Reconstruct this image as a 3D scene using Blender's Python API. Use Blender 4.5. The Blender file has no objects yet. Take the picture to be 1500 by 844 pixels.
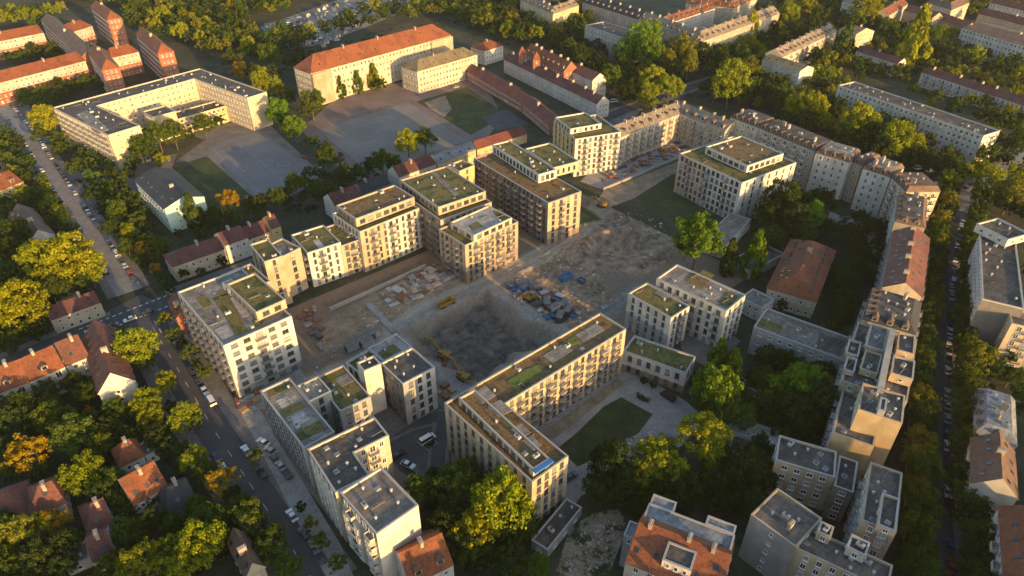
import bpy, bmesh, math, random
import numpy as np
from mathutils import Vector, Matrix
random.seed(7)
R = math.radians
SC = bpy.context.scene
COL = SC.collection
CAMH = 150.0
PITCH = 35.0

# ---------------------------------------------------------------- survey: photo measurements -> metres
def un(px, py, z=0.0):
    t = R(PITCH)
    dx = (px-750)/1000.0
    dy = (422-py)/1000.0
    d = (dx, math.cos(t)+dy*math.sin(t), -math.sin(t)+dy*math.cos(t))
    k = (z-CAMH)/d[2]
    return Vector((k*d[0], k*d[1]))
def uns(pts, z=0.0): return [un(p[0], p[1], z) for p in pts]
GU = Vector((.7595, .6505)); GV = Vector((-.6505, .7595))
def to_uv(p): return (p.dot(GU), p.dot(GV))

# ---------------------------------------------------------------- materials
MATS = {}
def _nodes(name):
    m = bpy.data.materials.new(name); m.use_nodes = True
    nt = m.node_tree
    return m, nt, nt.nodes['Principled BSDF']
def N(nt, typ, **kw):
    n = nt.nodes.new(typ)
    for k, v in kw.items(): setattr(n, k, v)
    return n
def noise(nt, vec, scale, detail=4, rough=.6, stretch=None):
    if stretch:
        mp = N(nt, 'ShaderNodeMapping'); mp.inputs['Scale'].default_value = stretch
        nt.links.new(vec, mp.inputs['Vector']); vec = mp.outputs['Vector']
    n = N(nt, 'ShaderNodeTexNoise'); n.inputs['Scale'].default_value = scale
    n.inputs['Detail'].default_value = detail; n.inputs['Roughness'].default_value = rough
    nt.links.new(vec, n.inputs['Vector'])
    return n.outputs['Fac']
def ramp(nt, fac, stops):
    r = N(nt, 'ShaderNodeValToRGB'); e = r.color_ramp.elements
    while len(e) < len(stops): e.new(.5)
    for i, (p, c) in enumerate(stops):
        e[i].position = p; e[i].color = (c[0], c[1], c[2], 1)
    nt.links.new(fac, r.inputs['Fac']); return r.outputs['Color']
def mixc(nt, fac, a, b, mode='MIX'):
    m = N(nt, 'ShaderNodeMix', data_type='RGBA', blend_type=mode)
    for s, v in ((0, fac), (6, a), (7, b)):
        if hasattr(v, 'is_linked') or hasattr(v, 'links'): nt.links.new(v, m.inputs[s])
        elif s == 0: m.inputs[0].default_value = v
        else: m.inputs[s].default_value = (v[0], v[1], v[2], 1)
    return m.outputs[2]
def sc(c, k): return (min(1, c[0]*k), min(1, c[1]*k), min(1, c[2]*k))
def bump(nt, bs, h, strength, dist):
    b = N(nt, 'ShaderNodeBump'); b.inputs['Strength'].default_value = strength; b.inputs['Distance'].default_value = dist
    nt.links.new(h, b.inputs['Height']); nt.links.new(b.outputs['Normal'], bs.inputs['Normal'])

def wall_mat(name, c, var=.20, streak=.10, rough=.88):
    m, nt, bs = _nodes(name)
    tc = N(nt, 'ShaderNodeTexCoord').outputs['Object']
    n1 = noise(nt, tc, .25, 5, .65)
    n2 = noise(nt, tc, 1.0, 5, .7, (.35, .35, .10))
    a = ramp(nt, n1, [(.3, sc(c, 1-var)), (.7, sc(c, 1+var*.5))])
    b = ramp(nt, n2, [(.35, (1-streak*1.6, 1-streak*1.7, 1-streak*1.8)), (.62, (1, 1, 1))])
    cc = mixc(nt, 1.0, a, b, 'MULTIPLY')
    p = ramp(nt, noise(nt, tc, .09, 4, .6), [(.40, (.86, .84, .80)), (.52, (1, 1, 1)), (.62, (1.04, 1.02, .97))])      # patches of older and newer render
    cc = mixc(nt, 1.0, cc, p, 'MULTIPLY')
    nt.links.new(cc, bs.inputs['Base Color']); bs.inputs['Roughness'].default_value = rough
    MATS[name] = m; return m
def roof_tile_mat(name, c, var=.35):
    m, nt, bs = _nodes(name)
    tc = N(nt, 'ShaderNodeTexCoord').outputs['Object']
    n1 = noise(nt, tc, .12, 6, .7); n2 = noise(nt, tc, 2.2, 3, .7)
    n3 = noise(nt, tc, .6, 5, .75)
    a = ramp(nt, n1, [(.36, sc(c, 1-var)), (.5, c), (.64, (min(1, c[0]*1.15), c[1]*1.2, c[2]*1.25))])
    d = ramp(nt, n2, [(.36, (.62, .62, .62)), (.64, (1.18, 1.12, 1.08))])
    e = ramp(nt, n3, [(.34, (.5, .52, .46)), (.47, (1, 1, 1))])
    cc = mixc(nt, 1.0, mixc(nt, 1.0, a, d, 'MULTIPLY'), e, 'MULTIPLY')
    nt.links.new(cc, bs.inputs['Base Color']); bs.inputs['Roughness'].default_value = .8
    w = N(nt, 'ShaderNodeTexWave', wave_type='BANDS', bands_direction='Z'); w.inputs['Scale'].default_value = 1.6
    nt.links.new(tc, w.inputs['Vector']); bump(nt, bs, w.outputs['Fac'], .5, .06)
    MATS[name] = m
def flat_mat(name, stops, scale=.3, rough=.9, fine=3.0, finev=.22, bumpd=.05, coord='Object'):
    stops = [(.5+(p-.5)*.62, c) for p, c in stops]
    m, nt, bs = _nodes(name)
    tc = N(nt, 'ShaderNodeTexCoord').outputs[coord]
    n1 = noise(nt, tc, scale, 7, .68); n2 = noise(nt, tc, fine, 4, .7)
    a = ramp(nt, n1, stops)
    d = ramp(nt, n2, [(.3, (1-finev,)*3), (.7, (1+finev*.6,)*3)])
    nt.links.new(mixc(nt, 1.0, a, d, 'MULTIPLY'), bs.inputs['Base Color'])
    bs.inputs['Roughness'].default_value = rough
    if bumpd: bump(nt, bs, n2, .6, bumpd)
    MATS[name] = m
def plain_mat(name, c, rough=.6, metal=0.0):
    m, nt, bs = _nodes(name)
    tc = N(nt, 'ShaderNodeTexCoord').outputs['Object']
    n1 = noise(nt, tc, 1.3, 3, .6)
    nt.links.new(ramp(nt, n1, [(.3, sc(c, .85)), (.7, sc(c, 1.1))]), bs.inputs['Base Color'])
    bs.inputs['Roughness'].default_value = rough; bs.inputs['Metallic'].default_value = metal
    MATS[name] = m
def glass_mat(name, c, rough=.12):
    m, nt, bs = _nodes(name)
    oi = N(nt, 'ShaderNodeObjectInfo')
    nt.links.new(ramp(nt, oi.outputs['Random'], [(0, sc(c, .5)), (1, sc(c, 1.5))]), bs.inputs['Base Color'])
    bs.inputs['Roughness'].default_value = rough; bs.inputs['Specular IOR Level'].default_value = .5
    MATS[name] = m
def objcol_mat(name, rough, metal=0.0, coat=0.0):
    m, nt, bs = _nodes(name)
    oi = N(nt, 'ShaderNodeObjectInfo'); nt.links.new(oi.outputs['Color'], bs.inputs['Base Color'])
    bs.inputs['Roughness'].default_value = rough; bs.inputs['Metallic'].default_value = metal
    bs.inputs['Coat Weight'].default_value = coat
    MATS[name] = m

for n_, c_ in dict(white=(.585, .55, .485), offwhite=(.49, .445, .37), cream=(.54, .455, .32), tan=(.44, .335, .225), yellow=(.60, .46, .22),
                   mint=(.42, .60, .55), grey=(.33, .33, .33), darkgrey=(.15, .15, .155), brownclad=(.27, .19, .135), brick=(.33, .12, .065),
                   beige=(.38, .325, .255), concrete=(.33, .315, .29), pink=(.52, .38, .30), sand=(.47, .375, .245), slab=(.20, .185, .165), gold=(.47, .355, .20), sill=(.62, .60, .56)).items():
    wall_mat('wall_'+n_, c_)
for n_, c_ in dict(orange=(.215, .068, .024), red=(.17, .052, .032), maroon=(.125, .045, .034), brown=(.15, .092, .06), redbrown=(.16, .062, .040),
                   slate=(.036, .038, .044), olive=(.20, .16, .085), greybrown=(.24, .20, .155)).items():
    roof_tile_mat('tile_'+n_, c_)
def felt_mat(name, stops, scale=.22, rough=.9):
    """roofing laid in strips, each a little different, with patches and stains"""
    m, nt, bs = _nodes(name); tc = N(nt, 'ShaderNodeTexCoord').outputs['Object']
    a = ramp(nt, noise(nt, tc, scale, 7, .7), [(.5+(p-.5)*.7, c) for p, c in stops])
    mp = N(nt, 'ShaderNodeMapping'); mp.inputs['Rotation'].default_value = (0, 0, -.708); nt.links.new(tc, mp.inputs['Vector'])
    br = N(nt, 'ShaderNodeTexBrick'); br.inputs['Scale'].default_value = .32; br.inputs['Mortar Size'].default_value = .018; br.inputs['Brick Width'].default_value = 1.9; br.inputs['Row Height'].default_value = .42
    br.inputs['Color1'].default_value = (.78, .78, .8, 1); br.inputs['Color2'].default_value = (1.18, 1.15, 1.1, 1); br.inputs['Mortar'].default_value = (.55, .55, .55, 1); nt.links.new(mp.outputs['Vector'], br.inputs['Vector'])
    c = mixc(nt, 1.0, a, br.outputs['Color'], 'MULTIPLY')
    st = ramp(nt, noise(nt, tc, .55, 6, .75), [(.33, (.55, .54, .52)), (.5, (1, 1, 1)), (.72, (1.15, 1.13, 1.1))])
    nt.links.new(mixc(nt, 1.0, c, st, 'MULTIPLY'), bs.inputs['Base Color']); bs.inputs['Roughness'].default_value = rough; MATS[name] = m
felt_mat('bitumen', [(.3, (.044, .040, .036)), (.5, (.072, .066, .058)), (.7, (.11, .10, .087))])
felt_mat('gravel', [(.3, (.108, .098, .084)), (.5, (.155, .142, .122)), (.7, (.215, .20, .172))])
felt_mat('roofgrey', [(.3, (.13, .122, .112)), (.5, (.185, .175, .16)), (.7, (.25, .238, .22))])
felt_mat('feltbrown', [(.3, (.075, .066, .057)), (.5, (.115, .10, .086)), (.7, (.165, .145, .125))])
felt_mat('paving', [(.3, (.24, .235, .23)), (.6, (.34, .33, .32))])
felt_mat('zinc', [(.3, (.13, .15, .17)), (.6, (.20, .22, .24))], .3, .6)
flat_mat('sedum', [(.28, (.030, .040, .012)), (.40, (.075, .085, .018)), (.5, (.125, .115, .028)), (.58, (.17, .115, .04)), (.68, (.10, .115, .02)), (.8, (.20, .15, .06))], .22, .95, 1.6, .55, .2)
flat_mat('sedumbrown', [(.28, (.055, .045, .02)), (.42, (.14, .085, .034)), (.52, (.20, .115, .05)), (.62, (.10, .09, .025)), (.75, (.17, .10, .04))], .24, .95, 1.6, .5, .2)
flat_mat('sedumgreen', [(.3, (.05, .085, .015)), (.55, (.10, .14, .022)), (.75, (.14, .13, .03))], .4, .95, 2.0, .4, .15)
plain_mat('metal_light', (.36, .36, .36), .55)
plain_mat('metal_dark', (.06, .062, .066), .5)
plain_mat('frame_white', (.66, .65, .62), .6)
plain_mat('frame_dark', (.10, .10, .105), .5)
plain_mat('railing', (.13, .13, .135), .5)
plain_mat('blue', (.035, .14, .38), .5)
plain_mat('coping', (.30, .30, .295), .55)
plain_mat('brickred', (.32, .11, .06), .85)
glass_mat('glass', (.035, .042, .05))
glass_mat('glass_blind', (.26, .25, .22), .3)
glass_mat('glass_curtain', (.12, .115, .10), .2)
glass_mat('glass_sky', (.10, .12, .14), .08)
objcol_mat('car_paint', .3, 0, .6)
objcol_mat('painted', .55)
plain_mat('tyre', (.02, .02, .02), .9)
plain_mat('rim', (.35, .35, .36), .4, .6)
plain_mat('bark', (.10, .075, .05), .95)

# foliage: colour comes from the tree, each leaf varies a little
def leaf_mat():
    m, nt, bs = _nodes('foliage'); nt.nodes.remove(bs)
    oi = N(nt, 'ShaderNodeObjectInfo'); ge = N(nt, 'ShaderNodeNewGeometry')
    v = ramp(nt, ge.outputs['Random Per Island'], [(0, (.55, .62, .55)), (.5, (1, 1, 1)), (1, (1.45, 1.3, 1.1))])
    c = mixc(nt, 1.0, oi.outputs['Color'], v, 'MULTIPLY')
    d = N(nt, 'ShaderNodeBsdfDiffuse'); t = N(nt, 'ShaderNodeBsdfTranslucent')
    nt.links.new(c, d.inputs['Color']); nt.links.new(c, t.inputs['Color'])
    mx = N(nt, 'ShaderNodeMixShader'); mx.inputs[0].default_value = .32
    nt.links.new(d.outputs[0], mx.inputs[1]); nt.links.new(t.outputs[0], mx.inputs[2])
    nt.links.new(mx.outputs[0], nt.nodes['Material Output'].inputs['Surface'])
    MATS['foliage'] = m
leaf_mat()

# ---------------------------------------------------------------- mesh builder
class MB:
    def __init__(s): s.v = []; s.f = []; s.mi = []
    def add(s, vs, fs, mi=0):
        o = len(s.v); s.v += [tuple(p) for p in vs]
        for f in fs: s.f.append(tuple(i+o for i in f)); s.mi.append(mi)
    def box(s, x0, x1, y0, y1, z0, z1, mi=0, M=None):
        vs = [(x0, y0, z0), (x1, y0, z0), (x1, y1, z0), (x0, y1, z0), (x0, y0, z1), (x1, y0, z1), (x1, y1, z1), (x0, y1, z1)]
        if M is not None: vs = [M @ Vector(p) for p in vs]
        s.add(vs, [(3, 2, 1, 0), (4, 5, 6, 7), (0, 1, 5, 4), (1, 2, 6, 5), (2, 3, 7, 6), (3, 0, 4, 7)], mi)
    def prism(s, poly, z0, z1, mi=0, top=True, bottom=True, tmi=None):
        n = len(poly)
        vs = [(p[0], p[1], z0) for p in poly]+[(p[0], p[1], z1) for p in poly]
        fs = [(i, (i+1) % n, (i+1) % n+n, i+n) for i in range(n)]
        s.add(vs, fs, mi)
        if top: s.add([(p[0], p[1], z1) for p in poly], [tuple(range(n))], mi if tmi is None else tmi)
        if bottom: s.add([(p[0], p[1], z0) for p in poly], [tuple(range(n-1, -1, -1))], mi)
    def tube(s, p0, p1, r0, r1, n=8, mi=0, caps=True):
        p0 = Vector(p0); p1 = Vector(p1); d = (p1-p0).normalized()
        a = d.orthogonal().normalized(); b = d.cross(a)
        vs = []
        for p, r in ((p0, r0), (p1, r1)):
            for i in range(n):
                t = 2*math.pi*i/n; vs.append(p+(a*math.cos(t)+b*math.sin(t))*r)
        fs = [(i, (i+1) % n, (i+1) % n+n, i+n) for i in range(n)]
        if caps: fs += [tuple(range(n-1, -1, -1)), tuple(range(n, 2*n))]
        s.add(vs, fs, mi)
    def mesh(s, name, mats):
        me = bpy.data.meshes.new(name); me.from_pydata(s.v, [], s.f)
        for m in mats: me.materials.append(MATS[m] if isinstance(m, str) else m)
        if len(mats) > 1: me.polygons.foreach_set('material_index', s.mi)
        me.update(); return me
    def build(s, name, mats, parent=None, loc=None):
        if isinstance(mats, str): mats = [mats]
        return link(name, s.mesh(name, mats), parent, loc)
def link(name, me, parent=None, loc=None, rz=0.0, scale=None):
    o = bpy.data.objects.new(name, me); COL.objects.link(o)
    if parent is not None: o.parent = parent
    if loc is not None: o.location = loc
    if rz: o.rotation_euler = (0, 0, rz)
    if scale is not None: o.scale = scale
    return o
USED = {}
def tag(o, label, cat, group=None):
    o['label'] = label; o['category'] = cat
    if group: o['group'] = group
    USED[label] = USED.get(label, 0)+1
    return o
def empty(name, loc, label=None, cat=None, group=None, rz=0.0):
    o = link(name, None, None, loc, rz); o.empty_display_size = .5
    if label: tag(o, label, cat, group)
    return o
def struct(o): o['kind'] = 'structure'; return o
def stuff(o): o['kind'] = 'stuff'; return o

# ---------------------------------------------------------------- polygons
def area2(p): return sum(p[i][0]*p[(i+1) % len(p)][1]-p[(i+1) % len(p)][0]*p[i][1] for i in range(len(p)))
def ccw(p): return p if area2(p) > 0 else p[::-1]
def offset(poly, d):
    """inward offset (d>0) of a CCW polygon with mitred corners"""
    n = len(poly); out = []
    for i in range(n):
        a, b, c = poly[i-1], poly[i], poly[(i+1) % n]
        e1 = (b-a).normalized(); e2 = (c-b).normalized()
        n1 = Vector((-e1.y, e1.x)); n2 = Vector((-e2.y, e2.x))
        k = n1+n2; L = k.length
        if L < 1e-4: out.append(b+n1*d); continue
        k /= L; out.append(b+k*(d/max(.35, k.dot(n1))))
    return out
def chain_offset(pts, d):
    """left offset of an open polyline"""
    n = len(pts); out = []
    for i in range(n):
        if i == 0: e = (pts[1]-pts[0]).normalized(); out.append(pts[0]+Vector((-e.y, e.x))*d); continue
        if i == n-1: e = (pts[-1]-pts[-2]).normalized(); out.append(pts[-1]+Vector((-e.y, e.x))*d); continue
        e1 = (pts[i]-pts[i-1]).normalized(); e2 = (pts[i+1]-pts[i]).normalized()
        n1 = Vector((-e1.y, e1.x)); n2 = Vector((-e2.y, e2.x)); k = (n1+n2).normalized()
        out.append(pts[i]+k*(d/max(.35, k.dot(n1))))
    return out
def ortho(pts):
    """make a roughly rectilinear outline exactly rectilinear"""
    n = len(pts); L = [(pts[(i+1) % n]-pts[i]) for i in range(n)]
    ref = max(L, key=lambda e: e.length).normalized(); w = Vector((-ref.y, ref.x))
    q = [[p.dot(ref), p.dot(w)] for p in pts]; r = [list(a) for a in q]
    for i in range(n):
        j = (i+1) % n; du = abs(q[j][0]-q[i][0]); dv = abs(q[j][1]-q[i][1])
        k = 1 if du > dv else 0
        m = (q[i][k]+q[j][k])/2; r[i][k] = m; r[j][k] = m
    return [ref*a+w*b for a, b in r]
def inside(p, poly):
    x, y = p[0], p[1]; c = False; n = len(poly); j = n-1
    for i in range(n):
        xi, yi = poly[i][0], poly[i][1]; xj, yj = poly[j][0], poly[j][1]
        if (yi > y) != (yj > y) and x < (xj-xi)*(y-yi)/(yj-yi)+xi: c = not c
        j = i
    return c
def dist_seg(p, a, b):
    d = b-a; t = max(0, min(1, (p-a).dot(d)/max(1e-6, d.length_squared))); return (p-a-d*t).length
FOOT = []                   # footprints of everything built, so that plants and cars keep clear of them
def clear_of(p, r):
    for poly, bb in FOOT:
        if p.x < bb[0]-r or p.x > bb[1]+r or p.y < bb[2]-r or p.y > bb[3]+r: continue
        if inside(p, poly): return False
        if r > 0 and any(dist_seg(p, poly[i-1], poly[i]) < r for i in range(len(poly))): return False
    return True
def foot(poly): FOOT.append((poly, (min(p.x for p in poly), max(p.x for p in poly), min(p.y for p in poly), max(p.y for p in poly))))
# ---------------------------------------------------------------- windows, balconies, roof furniture (shared meshes)
TEMPL = {}
def win_mesh(w, h, style, glass):
    k = ('win', round(w, 2), round(h, 2), style, glass)
    if k in TEMPL: return TEMPL[k]
    b = MB(); t = .11; hw = w/2
    # frame ring
    for a in ((-hw, -hw+t, 0, h), (hw-t, hw, 0, h), (-hw+t, hw-t, 0, t), (-hw+t, hw-t, h-t, h)):
        b.box(a[0], a[1], -.10, 0.02, a[2], a[3], 0)
    if w > 1.0: b.box(-.045, .045, -.085, 0, t, h-t, 0)
    b.box(-hw+t, hw-t, -.04, 0.02, t, h-t, 1)
    b.box(-hw-.12, hw+.12, -.24, .02, -.10, -.003, 2)     # sill
    if style == 'reveal':                                 # plaster surround
        for a in ((-hw-.18, -hw-.002, 0, h+.18), (hw+.002, hw+.18, 0, h+.18), (-hw, hw, h+.002, h+.18)):
            b.box(a[0], a[1], -.16, .02, a[2], a[3], 2)
    fr = 'frame_dark' if style == 'dark' else 'frame_white'
    me = b.mesh('window', [fr, glass, 'wall_sill' if style != 'dark' else 'metal_dark'])
    TEMPL[k] = (me, b); return TEMPL[k]
def balcony_meshes(w, d, kind):
    k = ('bal', round(w, 2), d, kind)
    if k in TEMPL: return TEMPL[k]
    b = MB(); b.box(-w/2, w/2, -d, 0, -.2, 0)
    s = b.mesh('balcony', ['wall_concrete'])
    r = MB(); t = .06
    if kind == 'solid' or kind == 'concrete':
        r.box(-w/2, w/2, -d, -d+.1, .003, 1.0); r.box(-w/2, -w/2+.1, -d+.1, 0, .003, 1.0); r.box(w/2-.1, w/2, -d+.1, 0, .003, 1.0)
        rm = r.mesh('railing', ['wall_offwhite' if kind == 'solid' else 'wall_concrete'])
    else:
        r.box(-w/2, w/2, -d, -d+t, .98, 1.06); r.box(-w/2, -w/2+t, -d+t, 0, .98, 1.06); r.box(w/2-t, w/2, -d+t, 0, .98, 1.06)
        n = max(4, int(w/.28))
        for i in range(n+1):
            x = -w/2+t+(w-2*t)*i/n; r.box(x-.035, x+.035, -d, -d+.05, .003, .98)
        for i in range(1, 4):
            y = -d*i/4
            r.box(-w/2, -w/2+.05, y-.035, y+.035, .003, .98); r.box(w/2-.05, w/2, y-.035, y+.035, .003, .98)
        rm = r.mesh('railing', ['railing'])
    TEMPL[k] = (s, rm); return TEMPL[k]
def small_mesh(kind):
    if kind in TEMPL: return TEMPL[kind]
    b = MB()
    if kind == 'roof_vent':
        b.tube((0, 0, 0), (0, 0, .7), .28, .28, 8); b.tube((0, 0, .7), (0, 0, .9), .42, .3, 8); m = ['metal_light']
    elif kind == 'skylight':
        b.box(-.6, .6, -.6, .6, 0, .3, 0); b.add([(-.52, -.52, .3), (.52, -.52, .3), (.52, .52, .3), (-.52, .52, .3), (0, 0, .5)],
              [(0, 1, 4), (1, 2, 4), (2, 3, 4), (3, 0, 4)], 1); m = ['metal_light', 'glass_sky']
    elif kind == 'vent_box':
        b.box(-.9, .9, -.5, .5, .1, .9, 0); b.box(-.7, -.5, -.4, .4, 0, .1, 0); b.box(.5, .7, -.4, .4, 0, .1, 0)
        b.tube((0, 0, 1.0), (0, 0, 1.12), .38, .38, 10, 1); m = ['metal_light', 'metal_dark']
    elif kind == 'duct':
        b.tube((-1.8, 0, .3), (1.8, 0, .3), .12, .12, 6, 0); b.tube((1.8, 0, .3), (1.8, 1.2, .3), .12, .12, 6, 0)
        for x in (-1.8, 0, 1.8): b.box(x-.08, x+.08, -.12, .12, 0, .3, 1)
        m = ['wall_slab', 'metal_dark']
    elif kind == 'solar_panel':
        for i in range(4): b.add([(-1.9+i*.98, -.7, .15), (-1.0+i*.98, -.7, .15), (-1.0+i*.98, .7, .6), (-1.9+i*.98, .7, .6)], [(0, 1, 2, 3)], 0); b.box(-1.5+i*.98, -1.42+i*.98, .55, .63, 0, .5, 1)
        m = ['glass', 'metal_light']
    elif kind == 'chimney':
        b.box(-.9, .9, -.4, .4, -.6, 1.5, 0); b.box(-1.0, 1.0, -.5, .5, 1.5, 1.65, 1)
        for x in (-.55, 0, .55): b.tube((x, 0, 1.65), (x, 0, 1.95), .15, .13, 6, 0)
        m = ['wall_beige', 'wall_concrete']
    elif kind == 'roof_window':
        b.box(-.5, .5, -.65, .65, 0, .1, 0); b.box(-.4, .4, -.55, .55, .1, .12, 1); m = ['metal_dark', 'glass']
    elif kind == 'dormer':            # stands on the slope: y=0 front, body runs back to +y
        b.box(-.85, .85, 0, 2.6, -.6, 1.35, 0)
        b.add([(-1.0, -.2, 1.353), (1.0, -.2, 1.353), (1.0, 2.8, 1.353), (-1.0, 2.8, 1.353), (0, -.2, 2.0), (0, 2.8, 2.0)],
              [(0, 1, 4), (1, 2, 5, 4), (2, 3, 5), (3, 0, 4, 5), (3, 2, 1, 0)], 1)
        b.box(-.6, .6, -.06, -.003, .1, 1.15, 2); m = ['wall_offwhite', 'tile_brown', 'glass']
    TEMPL[kind] = b.mesh(kind, m); return TEMPL[kind]

CAMP = Vector((0, 0, CAMH))
GL = ['glass']*6+['glass_blind']*2+['glass_sky']*2+['glass_curtain']*3
# extra pieces of a facade that are more than one part may hold go into one mesh
def merge_mesh(name, items):
    vs = []; fs = []; mi = []; mats = {}; order = []
    for (me, b), loc, rz in items:
        c, s = math.cos(rz), math.sin(rz); o = len(vs)
        for x, y, z in b.v: vs.append((x*c-y*s+loc[0], x*s+y*c+loc[1], z+loc[2]))
        mp = []
        for m in me.materials:
            if m.name not in mats: mats[m.name] = len(order); order.append(m)
            mp.append(mats[m.name])
        for f, k in zip(b.f, b.mi): fs.append(tuple(i+o for i in f)); mi.append(mp[k])
    me = bpy.data.meshes.new(name); me.from_pydata(vs, [], fs)
    for m in order: me.materials.append(m)
    me.polygons.foreach_set('material_index', mi); me.update(); return me

class Bld:
    """one building: an Empty at its base and the parts it carries"""
    def __init__(s, name, label, cat, at, group=None):
        s.o = Vector((at.x, at.y, 0)); s.root = empty(name, s.o, label, cat, group)
        s.wins = []; s.bals = 0; s.rng = random.Random(label)
    def L(s, p, z=None): return Vector((p[0]-s.o.x, p[1]-s.o.y, p[2] if z is None else z))
    def LL(s, poly): return [Vector((p.x-s.o.x, p.y-s.o.y)) for p in poly]
    def part(s, name, mb, mats, parent=None): return mb.build(name, mats, parent or s.root)
    def put(s, name, me, p, z, rz=0, parent=None, M=None):
        o = link(name, me, parent or s.root)
        if M is not None: o.matrix_local = M
        else: o.location = (p[0]-s.o.x, p[1]-s.o.y, z); o.rotation_euler = (0, 0, rz)
        return o
    # --- facades
    def facade(s, P, Q, z0, z1, fl, sp=2.8, w=1.15, h=1.5, style='white', bal=0, bkind='bar', margin=1.0, gf=True, off=.0, bw=2.6, skipf=()):
        d = Q-P; L = d.length
        if L < 2.2: return
        e = d/L; n = Vector((e.y, -e.x)); mid = (P+Q)/2
        if n.dot(Vector((-mid.x, -mid.y)).normalized()) < -.12: return
        rz = math.atan2(e.y, e.x); nc = max(1, int((L-2*margin)/sp+.5)); fh = (z1-z0)/fl
        for f in range(fl):
            if f in skipf: continue
            if f == 0 and not gf: continue
            for c in range(nc):
                x = margin+(L-2*margin)*(c+.5)/nc
                q = P+e*x+n*off; hh = min(h, fh-.75); ww = w; zz = z0+f*fh+max(.25, (fh-hh)*.48)
                isb = bal and (c % bal == bal//2) and f > 0
                if isb: hh = min(fh-.45, 2.2); zz = z0+f*fh+.18; ww = max(w, 1.6)
                s.wins.append((win_mesh(ww, hh, style, s.rng.choice(GL)), (q.x-s.o.x, q.y-s.o.y, zz), rz))
                if isb and s.bals < 100:
                    s.bals += 1
                    sm, rm = balcony_meshes(bw, 1.3, bkind)
                    b = s.put('balcony', sm, P+e*x+n*(off+.01), z0+f*fh+.1, rz); link('railing', rm, b)
    def finish(s):
        s.wins.sort(key=lambda t: (Vector((t[1][0]+s.o.x, t[1][1]+s.o.y, t[1][2]))-CAMP).length)
        for t, loc, rz in s.wins[:100]:
            o = link('window', t[0], s.root, loc, rz)
        if len(s.wins) > 100: stuff(link('window', merge_mesh('window', s.wins[100:]), s.root))
    # --- flat roofed storeys
    def block(s, poly, z0, z1, wall, roof='bitumen', par=.55, parent=None, name='wall', coping='coping', clut=3, tall=False):
        lp = s.LL(poly); inn = offset(lp, .35); b = MB(); n = len(lp)
        b.prism(lp, z0, z1, 0, False, False)
        b.add([(p.x, p.y, z1-par-.1) for p in inn]+[(p.x, p.y, z1) for p in inn], [((i+1) % n, i, i+n, (i+1) % n+n) for i in range(n)])
        wo = s.part(name, b, 'wall_'+wall, parent)
        c = MB(); o1 = offset(lp, -.06); o2 = offset(lp, .40)
        vs = [(p.x, p.y, z1+.005) for p in o1]+[(p.x, p.y, z1+.13) for p in o1]+[(p.x, p.y, z1+.13) for p in o2]+[(p.x, p.y, z1+.005) for p in o2]
        fs = []
        for i in range(n):
            j = (i+1) % n
            fs += [(i, j, j+n, i+n), (i+n, j+n, j+2*n, i+2*n), (i+2*n, j+2*n, j+3*n, i+3*n), (i+3*n, j+3*n, j, i)]
        c.add(vs, fs)
        if roof == 'feltbrown': coping = 'wall_beige'
        s.part('coping', c, coping, wo if parent else None)
        r = MB(); r.add([(p.x, p.y, z1-par) for p in inn], [tuple(range(n))])
        ro = s.part('roof', r, roof, wo if parent else None)
        if clut and not parent: s.clutter(poly, z1-par, ro, clut)
        return wo, ro
    def clutter(s, poly, z, ro, n, kinds=('roof_vent', 'roof_vent', 'roof_vent', 'skylight', 'vent_box', 'duct')):
        inn = offset(poly, 1.5); xs = [p.x for p in inn]; ys = [p.y for p in inn]; k = 0; t = 0; got = []
        while k < n and t < 400:
            t += 1; p = Vector((s.rng.uniform(min(xs), max(xs)), s.rng.uniform(min(ys), max(ys))))
            if not inside(p, inn) or any((p-q).length < 2.6 for q in got): continue
            got.append(p); kd = s.rng.choice(kinds); k += 1
            s.put(kd, small_mesh(kd), p, z+(0 if kd != 'chimney' else .4), math.atan2(GU.y, GU.x)+s.rng.choice((0, math.pi/2)), ro)
    def patch(s, name, pts, z, mat, ro, th=.14):
        b = MB(); b.prism(s.LL(ccw(uns(pts, z))), z+.004, z+th); return s.part(name, b, mat, ro)
    # --- pitched roofs along a chain F (front eave) / B (back eave)
    def pitched(s, F, B, z, rh, mat, wall, hip=(0, 0), ov=.45, ridge=.5, sky=0, dorm=0, chim=1, dmat=None, side=(0,), snow=False):
        n = len(F); Rd = [F[i]*(1-ridge)+B[i]*ridge for i in range(n)]
        dep = (B[0]-F[0]).length
        for k, idx, nxt in ((0, 0, 1), (1, n-1, n-2)):
            if hip[k]:
                e = (Rd[nxt]-Rd[idx]); Rd[idx] = Rd[idx]+e.normalized()*min(e.length*.48, dep*.5*hip[k])
        mid = [F[i]*.5+B[i]*.5 for i in range(n)]
        Fo = [p+(p-m).normalized()*ov for p, m in zip(F, mid)]; Bo = [p+(p-m).normalized()*ov for p, m in zip(B, mid)]
        if hip[0]: e = (F[0]-F[1]).normalized()*ov; Fo[0] += e; Bo[0] += e
        if hip[1]: e = (F[-1]-F[-2]).normalized()*ov; Fo[-1] += e; Bo[-1] += e
        zf = z+.02
        b = MB(); vs = []
        for i in range(n): vs += [s.L(Fo[i], zf), s.L(Rd[i], z+rh), s.L(Bo[i], zf)]
        fs = []
        for i in range(n-1):
            a = 3*i; fs += [(a, a+3, a+4, a+1), (a+1, a+4, a+5, a+2)]
            fs += [(a+2, a+5, a+3, a)]
        b.add(vs, fs, 0)
        l = 3*(n-1)
        b.add([vs[0], vs[1], vs[2]], [(0, 1, 2)], 0 if hip[0] else 1)
        b.add([vs[l], vs[l+1], vs[l+2]], [(2, 1, 0)], 0 if hip[1] else 1)
        ro = s.part('roof', b, [mat, 'wall_'+wall])
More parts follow.
